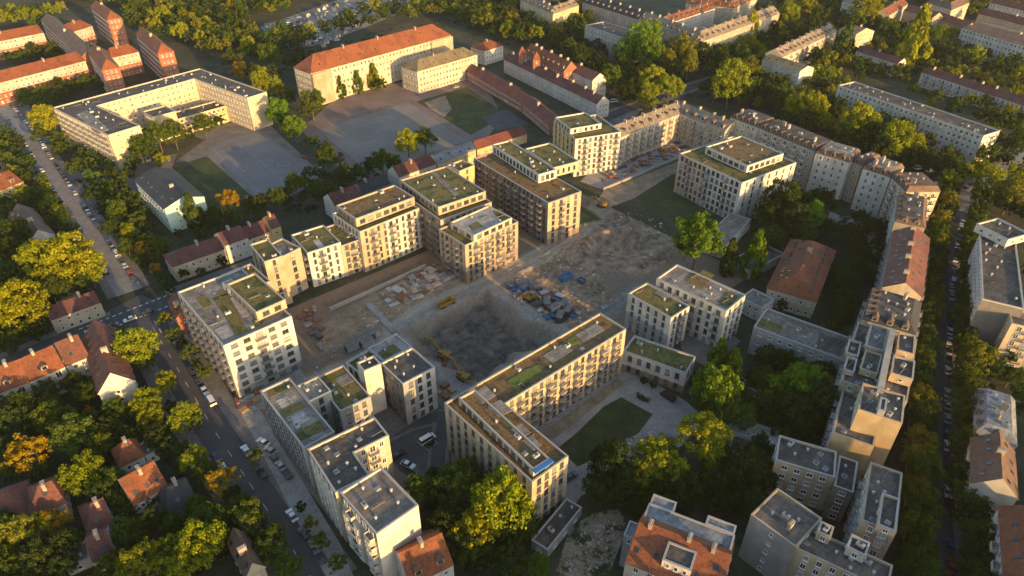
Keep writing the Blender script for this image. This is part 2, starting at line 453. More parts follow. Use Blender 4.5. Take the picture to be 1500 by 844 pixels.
        for sd in side:
            E = F if sd == 0 else B; Eo = Fo if sd == 0 else Bo
            for i in range(n-1):
                e0, e1, r0, r1 = Eo[i], Eo[i+1], Rd[i], Rd[i+1]
                Lg = (e1-e0).length
                def at(u, v):
                    p = (e0*(1-u)+e1*u)*(1-v)+(r0*(1-u)+r1*u)*v; return s.L(p, zf*(1-v)+(z+rh)*v)
                ax = (at(1, .5)-at(0, .5)).normalized()
                if sd == 1: ax = -ax
                up = (at(.5, .9)-at(.5, .1)).normalized(); nn = ax.cross(up).normalized()
                if sky:
                    k = max(1, int(Lg/sky))
                    for j in range(k):
                        u = (j+.5)/k+s.rng.uniform(-.15, .15)/k; v = s.rng.choice((.35, .38, .62))
                        M = Matrix((ax, up, nn)).transposed().to_4x4(); M.translation = at(u, v)+nn*.02
                        s.put('roof_window', small_mesh('roof_window'), None, 0, parent=ro, M=M)
                if dorm:
                    k = max(1, int(Lg/dorm))
                    hx = Vector((ax.x, ax.y, 0)).normalized(); hy = Vector((-hx.y, hx.x, 0))
                    for j in range(k):
                        u = (j+.5)/k
                        M = Matrix((hx, hy, Vector((0, 0, 1)))).transposed().to_4x4(); M.translation = at(u, .22)
                        s.put('dormer', small_mesh('dormer'), None, 0, parent=ro, M=M)
        if chim:
            for i in range(n-1):
                Lg = (Rd[i+1]-Rd[i]).length; k = int(Lg/chim) if chim > 1 else 1
                for j in range(k):
                    u = (j+.5+s.rng.uniform(-.2, .2))/k; p = Rd[i]*(1-u)+Rd[i+1]*u; e = (F[i+1]-F[i]); 
                    s.put('chimney', small_mesh('chimney'), p+Vector((-e.y, e.x)).normalized()*s.rng.uniform(-1, .4), z+rh-.5, math.atan2(e.y, e.x)+math.pi/2, ro)
        return ro
    def mansard(s, poly, z, h, inset, mat, top, clut=3, dorm=3.2, edges=None):
        lp = s.LL(poly); o0 = offset(lp, -.25); o1 = offset(lp, inset); n = len(lp); b = MB()
        b.add([(p.x, p.y, z+.004) for p in o0]+[(p.x, p.y, z+h) for p in o1], [(i, (i+1) % n, (i+1) % n+n, i+n) for i in range(n)], 0)
        b.add([(p.x, p.y, z+.004) for p in o0], [tuple(range(n-1, -1, -1))], 0)
        b.add([(p.x, p.y, z+h) for p in o1], [tuple(range(n))], 1)
        ro = s.part('roof', b, [mat, top])
        if clut: s.clutter(offset(poly, inset), z+h, ro, clut, ('roof_vent', 'chimney', 'skylight', 'vent_box'))
        if dorm:
            for i in range(n):
                P, Q = poly[i], poly[(i+1) % n]; d = Q-P; L = d.length
                if L < 3: continue
                e = d/L; nn = Vector((e.y, -e.x)); m = (P+Q)/2
                if nn.dot(Vector((-m.x, -m.y)).normalized()) < -.05 or (edges is not None and i not in edges): continue
                k = max(1, int((L-2)/dorm))
                for j in range(k):
                    p = P+e*(1+(L-2)*(j+.5)/k)-nn*(inset*.12)
                    s.put('dormer', small_mesh('dormer'), p, z+.55, math.atan2(e.y, e.x), ro)
        return ro
    def band(s, poly, z0, z1, mat, name='plinth', out=.05):
        b = MB(); b.prism(s.LL(offset(poly, -out)), z0, z1, 0, True, True); return s.part(name, b, 'wall_'+mat)

def depth_of(F, depth, z):
    if isinstance(depth, (int, float)): return float(depth)
    c = un(depth[0], depth[1], z); e = (F[1]-F[0]).normalized()
    best = (c-F[0]).dot(Vector((-e.y, e.x)))
    return best
def outline(front=None, depth=None, poly=None, h=0, orth=True):
    """front eave measured in the photo at height h plus a depth, or a whole roof outline"""
    if front is not None:
        F = uns(front, h); d = depth_of(F, depth, h); B = chain_offset(F, d); return F+B[::-1], F, B
    P = uns(poly, h); P = ccw(ortho(P) if orth else P); return P, None, None
def bld(name, label, cat, h, fl, front=None, depth=None, poly=None, orth=True, wall='cream', roof=('flat', 'bitumen'), win={}, skip=(), per={},
        group=None, bands=(), clut=4, fin=True, par=.55, z0=-.3):
    P, F, B = outline(front, depth, poly, h, orth)
    cx = sum((p for p in P), Vector((0, 0)))/len(P)
    s = Bld(name, label, cat, cx, group); foot(P); s.P = P; s.h = h
    kind = roof[0]
    if kind == 'flat': s.wall, s.roof = s.block(P, z0, h, wall, roof[1], clut=clut, par=par)
    else:
        b = MB(); b.prism(s.LL(P), z0, h, 0, False, False); s.wall = s.part('wall', b, 'wall_'+wall)
        if kind == 'pitch':
            kw = dict(roof[3]) if len(roof) > 3 else {}
            s.roof = s.pitched(F, B, h, roof[1], roof[2], wall, **kw)
        elif kind == 'mans':
            kw = dict(roof[5]) if len(roof) > 5 else {}
            s.roof = s.mansard(P, h, roof[1], roof[2], roof[3], roof[4], **kw)
    for z_a, z_b, m in bands: s.band(P, z_a, z_b, m)
    o = .055 if bands else 0
    for i in range(len(P)):
        if i in skip: continue
        kw = dict(win); kw.update(per.get(i, {}))
        s.facade(P[i], P[(i+1) % len(P)], 0, h, fl, off=o, **kw)
    if fin: s.finish()
    return s
def storey(s, z0, z1, fl, wall, roof, name='penthouse', front=None, depth=None, poly=None, orth=True, win={}, skip=(), per={}, clut=3):
    """a set-back upper storey that is a part of building s"""
    P, F, B = outline(front, depth, poly, z1, orth)
    wo, ro = s.block(P, z0, z1, wall, roof, parent=s.root, name=name, clut=0)
    if clut: s.clutter(P, z1-.55, ro, clut)
    for i in range(len(P)):
        if i in skip: continue
        kw = dict(win); kw.update(per.get(i, {})); s.facade(P[i], P[(i+1) % len(P)], z0, z1, fl, **kw)
    return P, wo, ro
D = dict
WIN = D(sp=3.0, w=1.25, h=1.6)
def front_panel(s, i, u0, u1, z0, z1, mat, out=.02):
    """part of facade i faced in another colour"""
    P, Q = s.P[i], s.P[(i+1) % len(s.P)]; e = (Q-P).normalized(); n = Vector((e.y, -e.x)); L = (Q-P).length
    a = P+e*(L*u0); b = P+e*(L*u1)
    m = MB(); m.prism(s.LL([a+n*out, b+n*out, b-n*.04, a-n*.04]), z0, z1); return s.part('cladding', m, 'wall_'+mat)

# --- brick institution, top left
def brick_hall(label, front, depth, h, rh, wall, tile, band=None, hip=(0, 0), fl=4, w=WIN, **k):
    return bld('brick_hall', label, 'building', h, fl, front=front, depth=depth, wall=wall, win=w, roof=('pitch', rh, tile, D(hip=hip, chim=1, **k)),
               bands=((-.3, band, 'brick'),) if band else ())
brick_hall('long white and brick hall with orange roof at left edge, facing the big street tree', [(-22, 127), (125, 89)], 14, 13, 5, 'offwhite', 'tile_orange', 7)
brick_hall('orange-roofed hall farthest up the left edge of the photo, white upper storey', [(-18, 64), (64, 48)], 13, 13, 5, 'offwhite', 'tile_orange', 7)
brick_hall('narrow brick cross wing linking the two long orange-roofed halls', [(60, 30), (119, 85)], 11, 14, 4.5, 'brick', 'tile_brown')
brick_hall('short white hall with hipped orange roof behind the brick cross wing', [(103, 48), (135, 38)], 13, 13, 5, 'offwhite', 'tile_orange', 6, (.6, .6))
for lab, f, h in (('tall brick gatehouse tower with olive hipped roof tip, farthest back of the three', [(133, 11), (157, 29)], 20),
                  ('tall brick tower house with hipped end, rightmost of the three beside the trees', [(199, 51), (231, 79)], 20),
                  ('brick tower house with hipped end, nearest of the three to the cream school block', [(129, 77), (149, 103)], 18)):
    brick_hall(lab, f, 10, h, 5, 'brick', 'tile_orange', None, (0, 1), 5)
brick_hall('white-walled hall with red hipped roof and arcade between two brick towers', [(163, 85), (203, 76)], 12, 14, 5, 'offwhite', 'tile_orange', 7.5, (.5, .5))

# --- schools
s = bld('apartment_block', 'cream U-shaped block with flat dark roof beside the grey ball court', 'building', 19.3, 6,
        poly=[(139, 204), (188, 189), (157, 150), (299, 112), (348, 148), (373, 140), (309, 96), (95, 153)], wall='cream', roof=('flat', 'bitumen'),
        win=WIN, skip=(4, 5, 6), per={0: D(sp=4, w=.9, h=1.1, margin=3), 7: D(bal=2)}, clut=44, fin=False)
s.patch('paving', [(112, 168), (128, 162), (160, 190), (143, 197)], 18.8, 'roofgrey', s.roof)
s.finish()
bld('school_annex', 'low cream annex with dark flat roof in front of the U-shaped block court', 'building', 9.5, 3, front=[(259, 175), (331, 155)], depth=12, wall='yellow', win=D(sp=2.6, w=1.7, h=1.7), clut=5)
bld('stair_block', 'cream stair block with blank front between annex and trees', 'building', 14, 4, front=[(224, 172), (257, 163)], depth=13, wall='cream', skip=(0,), win=WIN, clut=2)
s = bld('school_building', 'long cream school with bright orange hipped roof across the red playground', 'school', 20, 5, front=[(455, 108), (661, 52)], depth=(437, 97), wall='cream', fin=False,
        roof=('pitch', 8, 'tile_orange', D(hip=(1, 1), sky=14, chim=30)), win=D(sp=2.9, w=1.5, h=2.0))
for p, q in (((455, 108), (483, 100)), ((630, 60), (661, 52))):     # end pavilions a step in front
    P = uns([p, q], 20); e = (P[1]-P[0]).normalized(); n = Vector((e.y, -e.x)); m = MB(); m.prism(s.LL([P[0]+n*1.6, P[1]+n*1.6, P[1]-n*.1, P[0]-n*.1]), -.3, 19.6); s.part('pavilion', m, 'wall_tan')
s.finish()
bld('school_building', 'smaller cream school wing with olive hipped roof right of the orange-roofed school', 'school', 14.5, 4, front=[(611, 105), (699, 80)], depth=(590, 96), wall='cream', roof=('pitch', 4.5, 'tile_olive', D(hip=(1, .6), sky=9)), win=D(sp=2.8, w=1.4, h=1.9))
bld('villa', 'small white villa with orange hipped roof beyond the school wing', 'house', 10, 3, front=[(710, 75), (737, 67)], depth=(694, 68), wall='white', roof=('pitch', 4, 'tile_orange', D(hip=(.9, .9))), win=WIN)
bld('workshop_hall', 'long low brick workshop with red roof along the small lawn', 'workshop', 6.5, 2, front=[(683, 103), (765, 150), (806, 184)], depth=10, wall='brick', roof=('pitch', 3.5, 'tile_red', D(sky=9, dorm=0, chim=30)), win=D(sp=3, w=1.8, h=1.4))
bld('workshop_hall', 'low red-roofed shed at the near corner of the small lawn', 'shed', 5, 1, front=[(699, 219), (772, 196)], depth=9, wall='yellow', roof=('pitch', 3, 'tile_red', D(chim=0)), win=D(sp=3.2, w=1.2, h=1.3))
bld('terraced_house', 'white terrace with brown roof running behind the brick workshop', 'house', 9, 3, front=[(738, 87), (875, 153)], depth=9, wall='white', roof=('pitch', 4, 'tile_maroon', D(sky=7, chim=12)), win=D(sp=2.8, w=1.1, h=1.4), clut=2)
bld('brick_villa', 'red brick gabled villa with turrets among the white terraces', 'house', 13, 4, front=[(768, 78), (826, 106)], depth=11, wall='brick', roof=('pitch', 6, 'tile_orange', D(hip=(0, 0), dorm=6, chim=9)), win=WIN)
for lab, c in (('slim red brick turret with pointed roof, leftmost of the pair on the brick villa', (765, 76)), ('square red brick turret with pointed roof, rightmost of the pair on the brick villa', (786, 84))):
    p = un(c[0], c[1], 18); s = Bld('brick_turret', lab, 'turret', p); b = MB(); q = [p+Vector(v)*2.2 for v in ((-1, -1), (1, -1), (1, 1), (-1, 1))]
    s.P = q; b.prism(s.LL(q), 0, 17, 0, False, False); s.part('wall', b, 'wall_brick')
    r = MB(); t = s.LL(offset(q, -.3)); r.add([(v.x, v.y, 17) for v in t]+[(0, 0, 22)], [(0, 1, 4), (1, 2, 4), (2, 3, 4), (3, 0, 4), (3, 2, 1, 0)]); s.part('roof', r, 'tile_orange')
    for i in range(4): s.facade(q[i], q[(i+1) % 4], 0, 17, 5, sp=2, w=.8, h=1.6)
    s.finish()
bld('terraced_house', 'white gabled house with red-brown roof at the end beside the brick villa', 'house', 12, 4, front=[(828, 101), (868, 119)], depth=(876, 109), wall='white', roof=('pitch', 4, 'tile_redbrown', D(sky=5)), win=D(sp=2.6, w=1.0, h=1.4))
# --- blocks at the top
bld('apartment_slab', 'grey concrete slab with dark flat roof behind the brightest tall tree', 'building', 20, 6, front=[(857, 37), (911, 55)], depth=(873, 28), wall='grey', win=D(sp=4, w=1.2, h=1.2), clut=5)
PB = D(sky=6, dorm=7, chim=11)
bld('tenement_row', 'cream perimeter block with grey-brown roofs turning a corner behind the trees', 'building', 16, 5, front=[(936, 28), (1026, 62), (1142, 20)], depth=13, wall='sand', roof=('pitch', 5, 'tile_greybrown', PB), win=D(sp=2.8, w=1.1, h=1.8))
bld('tenement_row', 'pink tenement row with slate roof behind the grey concrete slab', 'building', 16, 5, front=[(853, 3), (936, 29)], depth=13, wall='pink', roof=('pitch', 5, 'tile_slate', PB), win=D(sp=2.8, w=1.1, h=1.8))
bld('tenement_row', 'orange-roofed tenement inside the far perimeter block court', 'building', 15, 5, front=[(983, 33), (1048, 12)], depth=11, wall='white', roof=('pitch', 4, 'tile_orange', PB), win=WIN)
bld('tenement_row', 'pale yellow corner tenement cut by the top edge, left of the pink row', 'building', 17, 5, front=[(762, 0), (810, 21), (848, 8)], depth=11, wall='yellow', roof=('pitch', 4, 'tile_greybrown', PB), win=WIN)
bld('tenement_row', 'orange-roofed row at the top edge right of the yellow-green poplar', 'building', 15, 5, front=[(1005, 5), (1075, 12), (1110, -4)], depth=11, wall='cream', roof=('pitch', 4, 'tile_orange', PB), win=WIN)
bld('apartment_house', 'white end block with blank side wall and olive roof near the road bend', 'building', 15, 5, front=[(1117, 87), (1172, 105)], depth=(1189, 99), wall='white', roof=('pitch', 2.6, 'tile_olive', D(sky=6)), win=D(sp=5, w=1, h=1.2), per={1: D(sp=3)})
bld('tenement_row', 'long cream tenement with brown dormered roof joined to the white end block', 'building', 15, 5, front=[(1146, 84), (1226, 46)], depth=12, wall='cream', roof=('pitch', 4.5, 'tile_greybrown', D(sky=5, dorm=6, chim=9)), win=D(sp=2.8, w=1.1, h=1.7, bal=3))
bld('tenement_row', 'cream end tenement with blank right gable at the far end of the brown-roofed row', 'building', 15, 5, front=[(1229, 44), (1254, 51)], depth=(1270, 43), wall='cream', roof=('pitch', 3.5, 'tile_olive', D(sky=6)), win=WIN)
bld('apartment_slab', 'long white slab with rows of square windows and dark flat roof behind two yellow trees', 'building', 15.5, 5, front=[(1228, 125), (1441, 199)], depth=(1456, 188), wall='white', win=D(sp=2.9, w=1.5, h=1.6, bal=4, bkind='solid'), clut=26)
bld('terraced_row', 'short white row with dark red roof left of the tall golden poplar', 'building', 9, 3, front=[(1254, 75), (1315, 94)], depth=10, wall='white', roof=('pitch', 3, 'tile_maroon', D(sky=6)), win=WIN)
bld('terraced_row', 'long white row with dark red roof and balconies right of the tall golden poplar', 'building', 9, 3, front=[(1350, 106), (1540, 168)], depth=11, wall='white', roof=('pitch', 3, 'tile_maroon', D(sky=7, chim=14)), win=D(sp=2.8, w=1.3, h=1.5, bal=2))
bld('apartment_slab', 'tall white block with five rows of dark windows and brown roof, upper right', 'building', 17, 5, front=[(1409, 41), (1530, 76)], depth=(1421, 26), wall='white', roof=('pitch', 2.5, 'tile_brown', D(sky=5)), win=D(sp=3, w=1.5, h=1.9))
for lab, f, w, t, h in (('cream house with orange roof left of the dark-roofed house, top right', [(1300, 24), (1330, 6)], 'cream', 'tile_orange', 13), ('house with dark red-brown roof between two orange roofs, top right', [(1324, 15), (1366, 27)], 'tan', 'tile_redbrown', 13),
                        ('orange-roofed house beside the tall white block, top right', [(1363, 24), (1412, 42)], 'tan', 'tile_orange', 11), ('sand-walled row with red roof behind the tall white block, top right', [(1433, 20), (1530, 45)], 'sand', 'tile_red', 12),
                        ('white row with red roof at the top right corner', [(1450, 4), (1535, 24)], 'white', 'tile_red', 13), ('white tenement cut by the top edge above the cream end tenement', [(1234, 2), (1256, 8), (1280, -8)], 'white', 'tile_greybrown', 16),
                        ('cream tenement cut by the top edge above the orange roofs', [(1358, 4), (1394, 15), (1420, 4)], 'cream', 'tile_brown', 15)):
    bld('tenement_house', lab, 'house', h, 4, front=f, depth=11, wall=w, roof=('pitch', 4, t, D(sky=6)), win=WIN)
# --- left side
bld('mint_villa', 'pale mint-green house with dark slate gable roof beside the small lawn', 'house', 11.5, 4, front=[(197, 263), (241, 307)], depth=(289, 280), wall='mint', roof=('pitch', 3, 'tile_slate', D(sky=6, ov=.5)), win=D(sp=3.4, w=1.1, h=1.4), per={1: D(sp=6, w=1.1, h=1.4)})
HW = D(sp=2.6, w=1.0, h=1.3, margin=.8)
def house(label, h, rh, front, depth, wall, tile, hip=(0, 0), cat='house', name='house', fl=2, win=HW, **k):
    kw = D(hip=hip, sky=5); kw.update(k); return bld(name, label, cat, h, fl, front=front, depth=depth, wall=wall, roof=('pitch', rh, tile, kw), win=win)
house('cream row house with maroon hipped roof, leftmost below the mint house', 7, 3.5, [(253, 391), (329, 365)], 11, 'cream', 'tile_maroon', (1, 0))
house('white row house with maroon roof in the middle of the row below the mint house', 8.5, 3.5, [(330, 360), (363, 348)], 11, 'white', 'tile_maroon')
house('cream row house with maroon roof right of the white middle one', 7, 3.5, [(364, 351), (396, 339)], 10, 'cream', 'tile_maroon')
house('yellow end house with steep maroon roof, right end of the row below the mint house', 9, 4, [(397, 336), (411, 331)], 9, 'yellow', 'tile_maroon')
house('white gabled house with maroon roof behind the first green-roofed white block', 8, 4, [(490, 302), (530, 288)], 10, 'white', 'tile_maroon')
house('dark slate-roofed house between two maroon roofs behind the new blocks', 8, 3, [(532, 284), (572, 269)], 10, 'beige', 'tile_slate')
house('white-gabled row house with maroon roof at the foot of the court trees', 8, 4, [(584, 260), (638, 240)], 9, 'white', 'tile_maroon')
house('house with pale metal roof right of the maroon row by the playground', 8, 3, [(641, 240), (697, 219)], 9, 'yellow', 'zinc')
house('yellow house with orange roof beside the street at the left edge', 8, 4, [(-12, 284), (34, 266)], (24, 247), 'yellow', 'tile_orange', dorm=7)
house('brown-roofed house with white gable just below the yellow house', 7, 4.5, [(13, 317), (43, 357)], (78, 342), 'white', 'tile_brown', dorm=6)
house('orange-brown cottage at the left edge above the yellow house', 6, 4, [(-20, 246), (8, 235)], 9, 'tan', 'tile_redbrown')
house('cream cottage with maroon roof by the cross street on the left', 6, 3, [(75, 469), (147, 443)], (83, 447), 'cream', 'tile_maroon')
house('small yellow shed with mossy roof behind the maroon cottage', 4, 1.6, [(83, 441), (113, 430)], 5, 'yellow', 'tile_olive')
TW = D(sp=2.6, w=1.1, h=1.5, bal=4, bkind='solid')
house('white row house with orange roof at the left edge of the corner row', 9, 5, [(-14, 580), (42, 560)], 12, 'white', 'tile_orange', fl=3, win=TW, dorm=6)
house('white row house with orange dormered roof in the middle of the corner row', 9, 5, [(44, 559), (95, 537)], 12, 'white', 'tile_orange', fl=3, win=TW, dorm=6)
house('white row house with red-brown roof joining the corner gable', 9, 5.5, [(97, 536), (131, 522)], 12, 'white', 'tile_redbrown', fl=3, win=TW)
house('corner house with broad white gable and red-brown roof at the crossing', 9, 6, [(122, 497), (145, 578)], (197, 559), 'white', 'tile_redbrown', fl=3, win=D(sp=4.5, w=1, h=1.2, margin=3), sky=4, side=(0, 1), dorm=0)
# garden houses, lower left
house('red-brown roofed garden house at the left edge, lower left', 6, 4, [(-18, 770), (40, 749)], 11, 'white', 'tile_redbrown', (0, .7))
house('red-brown roofed garden house right of the one at the left edge', 6, 4, [(42, 759), (95, 737)], 11, 'white', 'tile_redbrown', (.7, .2))
house('square garden house with orange pyramid roof and white flat annex', 6, 4.5, [(176, 684), (210, 668)], (163, 660), 'white', 'tile_orange', (.95, .95), sky=0)
bld('garden_annex', 'small flat white annex beside the pyramid-roofed garden house', 'annex', 3.6, 1, front=[(213, 669), (229, 660)], depth=6, wall='white', roof=('flat', 'gravel'), win=HW, clut=1)
house('white garden house with long orange roof, skylights and right gable', 6.5, 5, [(195, 740), (246, 711)], 11, 'white', 'tile_orange', sky=2.6)
house('dark slate-roofed garden house below the long orange roof', 5, 4, [(246, 753), (288, 731)], 9, 'grey', 'tile_slate', (.5, 0))
house('garden house with dark maroon roof between the big green trees, lower left', 5.5, 4, [(130, 781), (166, 763)], 10, 'cream', 'tile_maroon', (.6, 0))
house('low maroon-roofed garden house beside the grey flat annex', 5, 3.5, [(135, 823), (168, 808)], 9, 'white', 'tile_maroon')
bld('garden_annex', 'grey flat-roofed annex left of the low maroon house', 'annex', 3.2, 1, front=[(96, 833), (132, 817)], depth=6, wall='concrete', roof=('flat', 'roofgrey'), win=HW, clut=1)
house('brown-roofed house with skylights at the bottom edge by the street', 7, 4, [(334, 795), (362, 848)], (388, 832), 'cream', 'tile_brown', sky=3)

# --- new quarter
s = bld('apartment_block', 'large white seven-storey block with terraced roof gardens at the crossing', 'building', 21, 7, front=[(327, 507), (427, 463)], depth=(265, 426), wall='white', roof=('flat', 'roofgrey'),
        win=D(sp=4.1, w=2.1, h=1.5, style='dark', gf=True), per={3: D(sp=3.4, w=2, h=1.7, bal=2, bw=3.2, style='dark'), 0: D(bal=4, bw=3.4)}, skip=(1, 2), clut=10, fin=False)
for q, m in (([(312, 438), (333, 430), (364, 485), (347, 492)], 'sedum'), ([(336, 437), (347, 433), (366, 462), (356, 466)], 'paving'), ([(287, 437), (300, 432), (312, 447), (299, 453)], 'sedum'),
             ([(296, 459), (312, 452), (327, 470), (309, 478)], 'gravel'), ([(314, 484), (332, 476), (343, 491), (327, 499)], 'paving'), ([(366, 484), (383, 476), (392, 462), (373, 466)], 'sedum'),
             ([(318, 428), (340, 420), (345, 427), (324, 435)], 'sedum'), ([(277, 430), (288, 426), (294, 434), (284, 439)], 'gravel')):
    s.patch('planting_bed' if m == 'sedum' else 'terrace_paving', q, 20.45, m, s.roof)
storey(s, 20.9, 24.2, 1, 'tan', 'sedum', front=[(375, 458), (418, 439)], depth=(341, 413), win=D(sp=3.4, w=2.2, h=1.6, style='dark'))
storey(s, 20.9, 23.4, 1, 'white', 'paving', name='stair_head', front=[(336, 424), (350, 418)], depth=(328, 413), win=D(sp=3, w=1.2, h=1.4, style='dark'), clut=1)
front_panel(s, 0, 0, 1, -.3, 2.9, 'concrete', .02)
s.finish()
house('small red brick house with orange roof squeezed beside the large white block', 6, 3, [(247, 442), (259, 468)], 5, 'brick', 'tile_orange', name='brick_house')
NW = D(sp=3.2, w=1.4, h=2.1, style='dark')
s = bld('apartment_block', 'low terraced link block with planted roof decks behind the large white block', 'building', 18, 6, front=[(352, 430), (396, 412)], depth=(331, 400), wall='tan', roof=('flat', 'sedum'), win=NW, clut=4)
s.patch('terrace_paving', [(352, 410), (368, 403), (378, 416), (362, 423)], 17.45, 'paving', s.roof)
bld('apartment_tower', 'tan tower block with small green roof and sunlit blank wall', 'building', 20.5, 7, front=[(387, 384), (414, 375)], depth=(370, 357), wall='tan', roof=('flat', 'sedum'), win=D(sp=7, w=1.2, h=2.1, style='dark'), per={0: D(margin=5)}, clut=2)
bld('apartment_block', 'tan link with balconies right of the blank sunlit tower', 'building', 18, 6, front=[(414, 376), (440, 363)], depth=11, wall='tan', roof=('flat', 'gravel'), win=D(sp=4, w=1.6, h=2, bal=2, bw=3.4, style='dark'), clut=2)
s = bld('apartment_block', 'white five-storey block with green roof and balconies, leftmost bright white facade', 'building', 15.5, 5, front=[(450, 371), (499, 355)], depth=(427, 344), wall='white', roof=('flat', 'sedum'), win=D(sp=2.7, w=1.1, h=2, bal=3, bw=3, style='dark'), clut=6)
s.patch('terrace_paving', [(458, 353), (466, 350), (476, 362), (468, 365)], 14.95, 'paving', s.roof)
bld('apartment_block', 'narrow recessed tan block between the white and the brown-roofed facades', 'building', 14, 5, front=[(499, 361), (533, 349)], depth=(476, 333), wall='tan', roof=('flat', 'sedum'), win=D(sp=3, w=1.6, h=2, bal=2, style='dark'), clut=3)
s = bld('apartment_block', 'six-storey block with brown planted roof, tan and white sunlit facade', 'building', 18.5, 6, front=[(527, 340), (614, 305)], depth=20, wall='white', roof=('flat', 'sedum'), win=D(sp=2.75, w=1.15, h=2.0, bal=3, bw=3, style='dark'), skip=(2,), clut=0, fin=False)
front_panel(s, 0, 0, .42, 0, 18.3, 'tan'); 
storey(s, 18.4, 22, 1, 'tan', 'sedumbrown', front=[(521, 321), (607, 289)], depth=(493, 301), win=D(sp=3.4, w=2.4, h=1.8, style='dark'), clut=7)
s.finish()
s = bld('apartment_block', 'seven-storey block with the widest green roof, narrow side in the courtyard corner', 'building', 19.5, 6, front=[(588, 282), (645, 323)], depth=(715, 293), wall='brownclad', roof=('flat', 'sedum'), win=D(sp=2.9, w=1.4, h=2.0, bal=2, bw=2.4, style='dark'), per={1: D(bal=0)}, clut=0, fin=False)
front_panel(s, 1, 0, 1, 0, 19.3, 'tan')
P_, wo_, ro_ = storey(s, 19.4, 23, 1, 'tan', 'sedum', front=[(586, 264), (642, 304)], depth=(706, 277), win=D(sp=3.2, w=2.3, h=1.8, style='dark'), clut=9)
s.patch('service_strip', [(628, 252), (634, 249), (672, 284), (665, 287)], 22.45, 'gravel', ro_)
s.finish()
s = bld('apartment_block', 'freestanding corner block with balconies, green roof and paved roof deck in front of the row', 'building', 17.5, 6, front=[(681, 360), (759, 325)], depth=(645, 335), wall='tan', roof=('flat', 'sedum'), win=D(sp=2.9, w=1.3, h=2.0, bal=2, bw=2.6, style='dark'), clut=3, fin=False)
for i in (0, 3): front_panel(s, i, 0, 1, -.3, 5.8, 'brownclad', .03)
P_, wo_, ro_ = storey(s, 17.4, 20.3, 1, 'cream', 'paving', front=[(694, 345), (750, 319)], depth=(666, 323), win=D(sp=3.4, w=2.3, h=1.6, style='dark'), clut=5)
s.patch('planting_bed', [(722, 311), (733, 306), (746, 318), (735, 323)], 19.75, 'sedum', ro_)
s.patch('planting_bed', [(686, 331), (700, 325), (707, 331), (693, 338)], 19.75, 'sedum', ro_)
s.finish()
bld('apartment_block', 'yellow link building with small green roof left of the brown block', 'building', 19, 6, front=[(673, 251), (695, 242)], depth=(656, 242), wall='yellow', roof=('flat', 'sedum'), win=D(sp=5, w=1.2, h=1.8, style='dark'), clut=2)
s = bld('apartment_block', 'big brown-clad block with stepped brown planted roofs and white top storey', 'building', 20, 7, front=[(694, 232), (803, 298)], depth=(847, 278), wall='brownclad', roof=('flat', 'sedumbrown'), win=D(sp=2.8, w=1.5, h=2.1, bal=2, bw=2.6, style='dark'), per={1: D(sp=3.6, bal=3)}, clut=8, fin=False)
front_panel(s, 1, 0, 1, 3, 19.8, 'tan')  # tan puts the sunlit look of this side into its colour
storey(s, 19.9, 24, 1, 'white', 'sedum', front=[(721, 212), (789, 256)], depth=(813, 247), win=D(sp=2.7, w=1.7, h=2.3, style='dark'), clut=9)
storey(s, 19.9, 24.4, 1, 'cream', 'sedum', front=[(769, 218), (811, 246)], depth=(843, 233), win=D(sp=3.2, w=1.1, h=2, style='dark'), clut=5)
s.finish()
s = bld('apartment_block', 'white block with yellow left wall and green roof behind the brown block', 'building', 20, 7, front=[(811, 177), (843, 204)], depth=(897, 184), wall='white', roof=('flat', 'sedum'), win=D(sp=3, w=1.4, h=2, style='dark', bal=3), per={0: D(sp=5, bal=0), 1: D(sp=3.0)}, clut=7, fin=False)
front_panel(s, 0, 0, 1, 0, 19.8, 'yellow')
storey(s, 19.9, 22.6, 1, 'white', 'sedum', front=[(813, 172), (836, 189)], depth=(856, 164), win=D(sp=3, w=1.4, h=1.6, style='dark'), clut=1)
s.finish()
bld('tenement_row', 'cream courtyard row with olive-brown roofs and balconies round the builders yard', 'building', 15, 5, front=[(899, 205), (996, 167), (1062, 193)], depth=12, wall='cream', roof=('pitch', 4, 'tile_greybrown', D(sky=5, dorm=6, chim=8)), win=D(sp=2.8, w=1.2, h=1.7, bal=2, bw=2.6))
s = bld('apartment_block', 'white freestanding block with grid of dark windows and green roof by the lawn', 'building', 19.6, 6, front=[(995, 225), (1087, 268)], depth=(1152, 232), wall='white', roof=('flat', 'sedum'), win=D(sp=2.75, w=1.6, h=2.1, style='dark', bal=4, bw=2.2), per={1: D(sp=5, w=1, bal=0)}, clut=8, fin=False)
front_panel(s, 0, 0, .45, 0, 19.4, 'pink', .03)
P_, wo_, ro_ = storey(s, 19.5, 23, 1, 'white', 'sedumbrown', front=[(1034, 215), (1095, 243)], depth=(1143, 223), win=D(sp=3.4, w=2.4, h=1.8, style='dark'), clut=9)
s.finish()
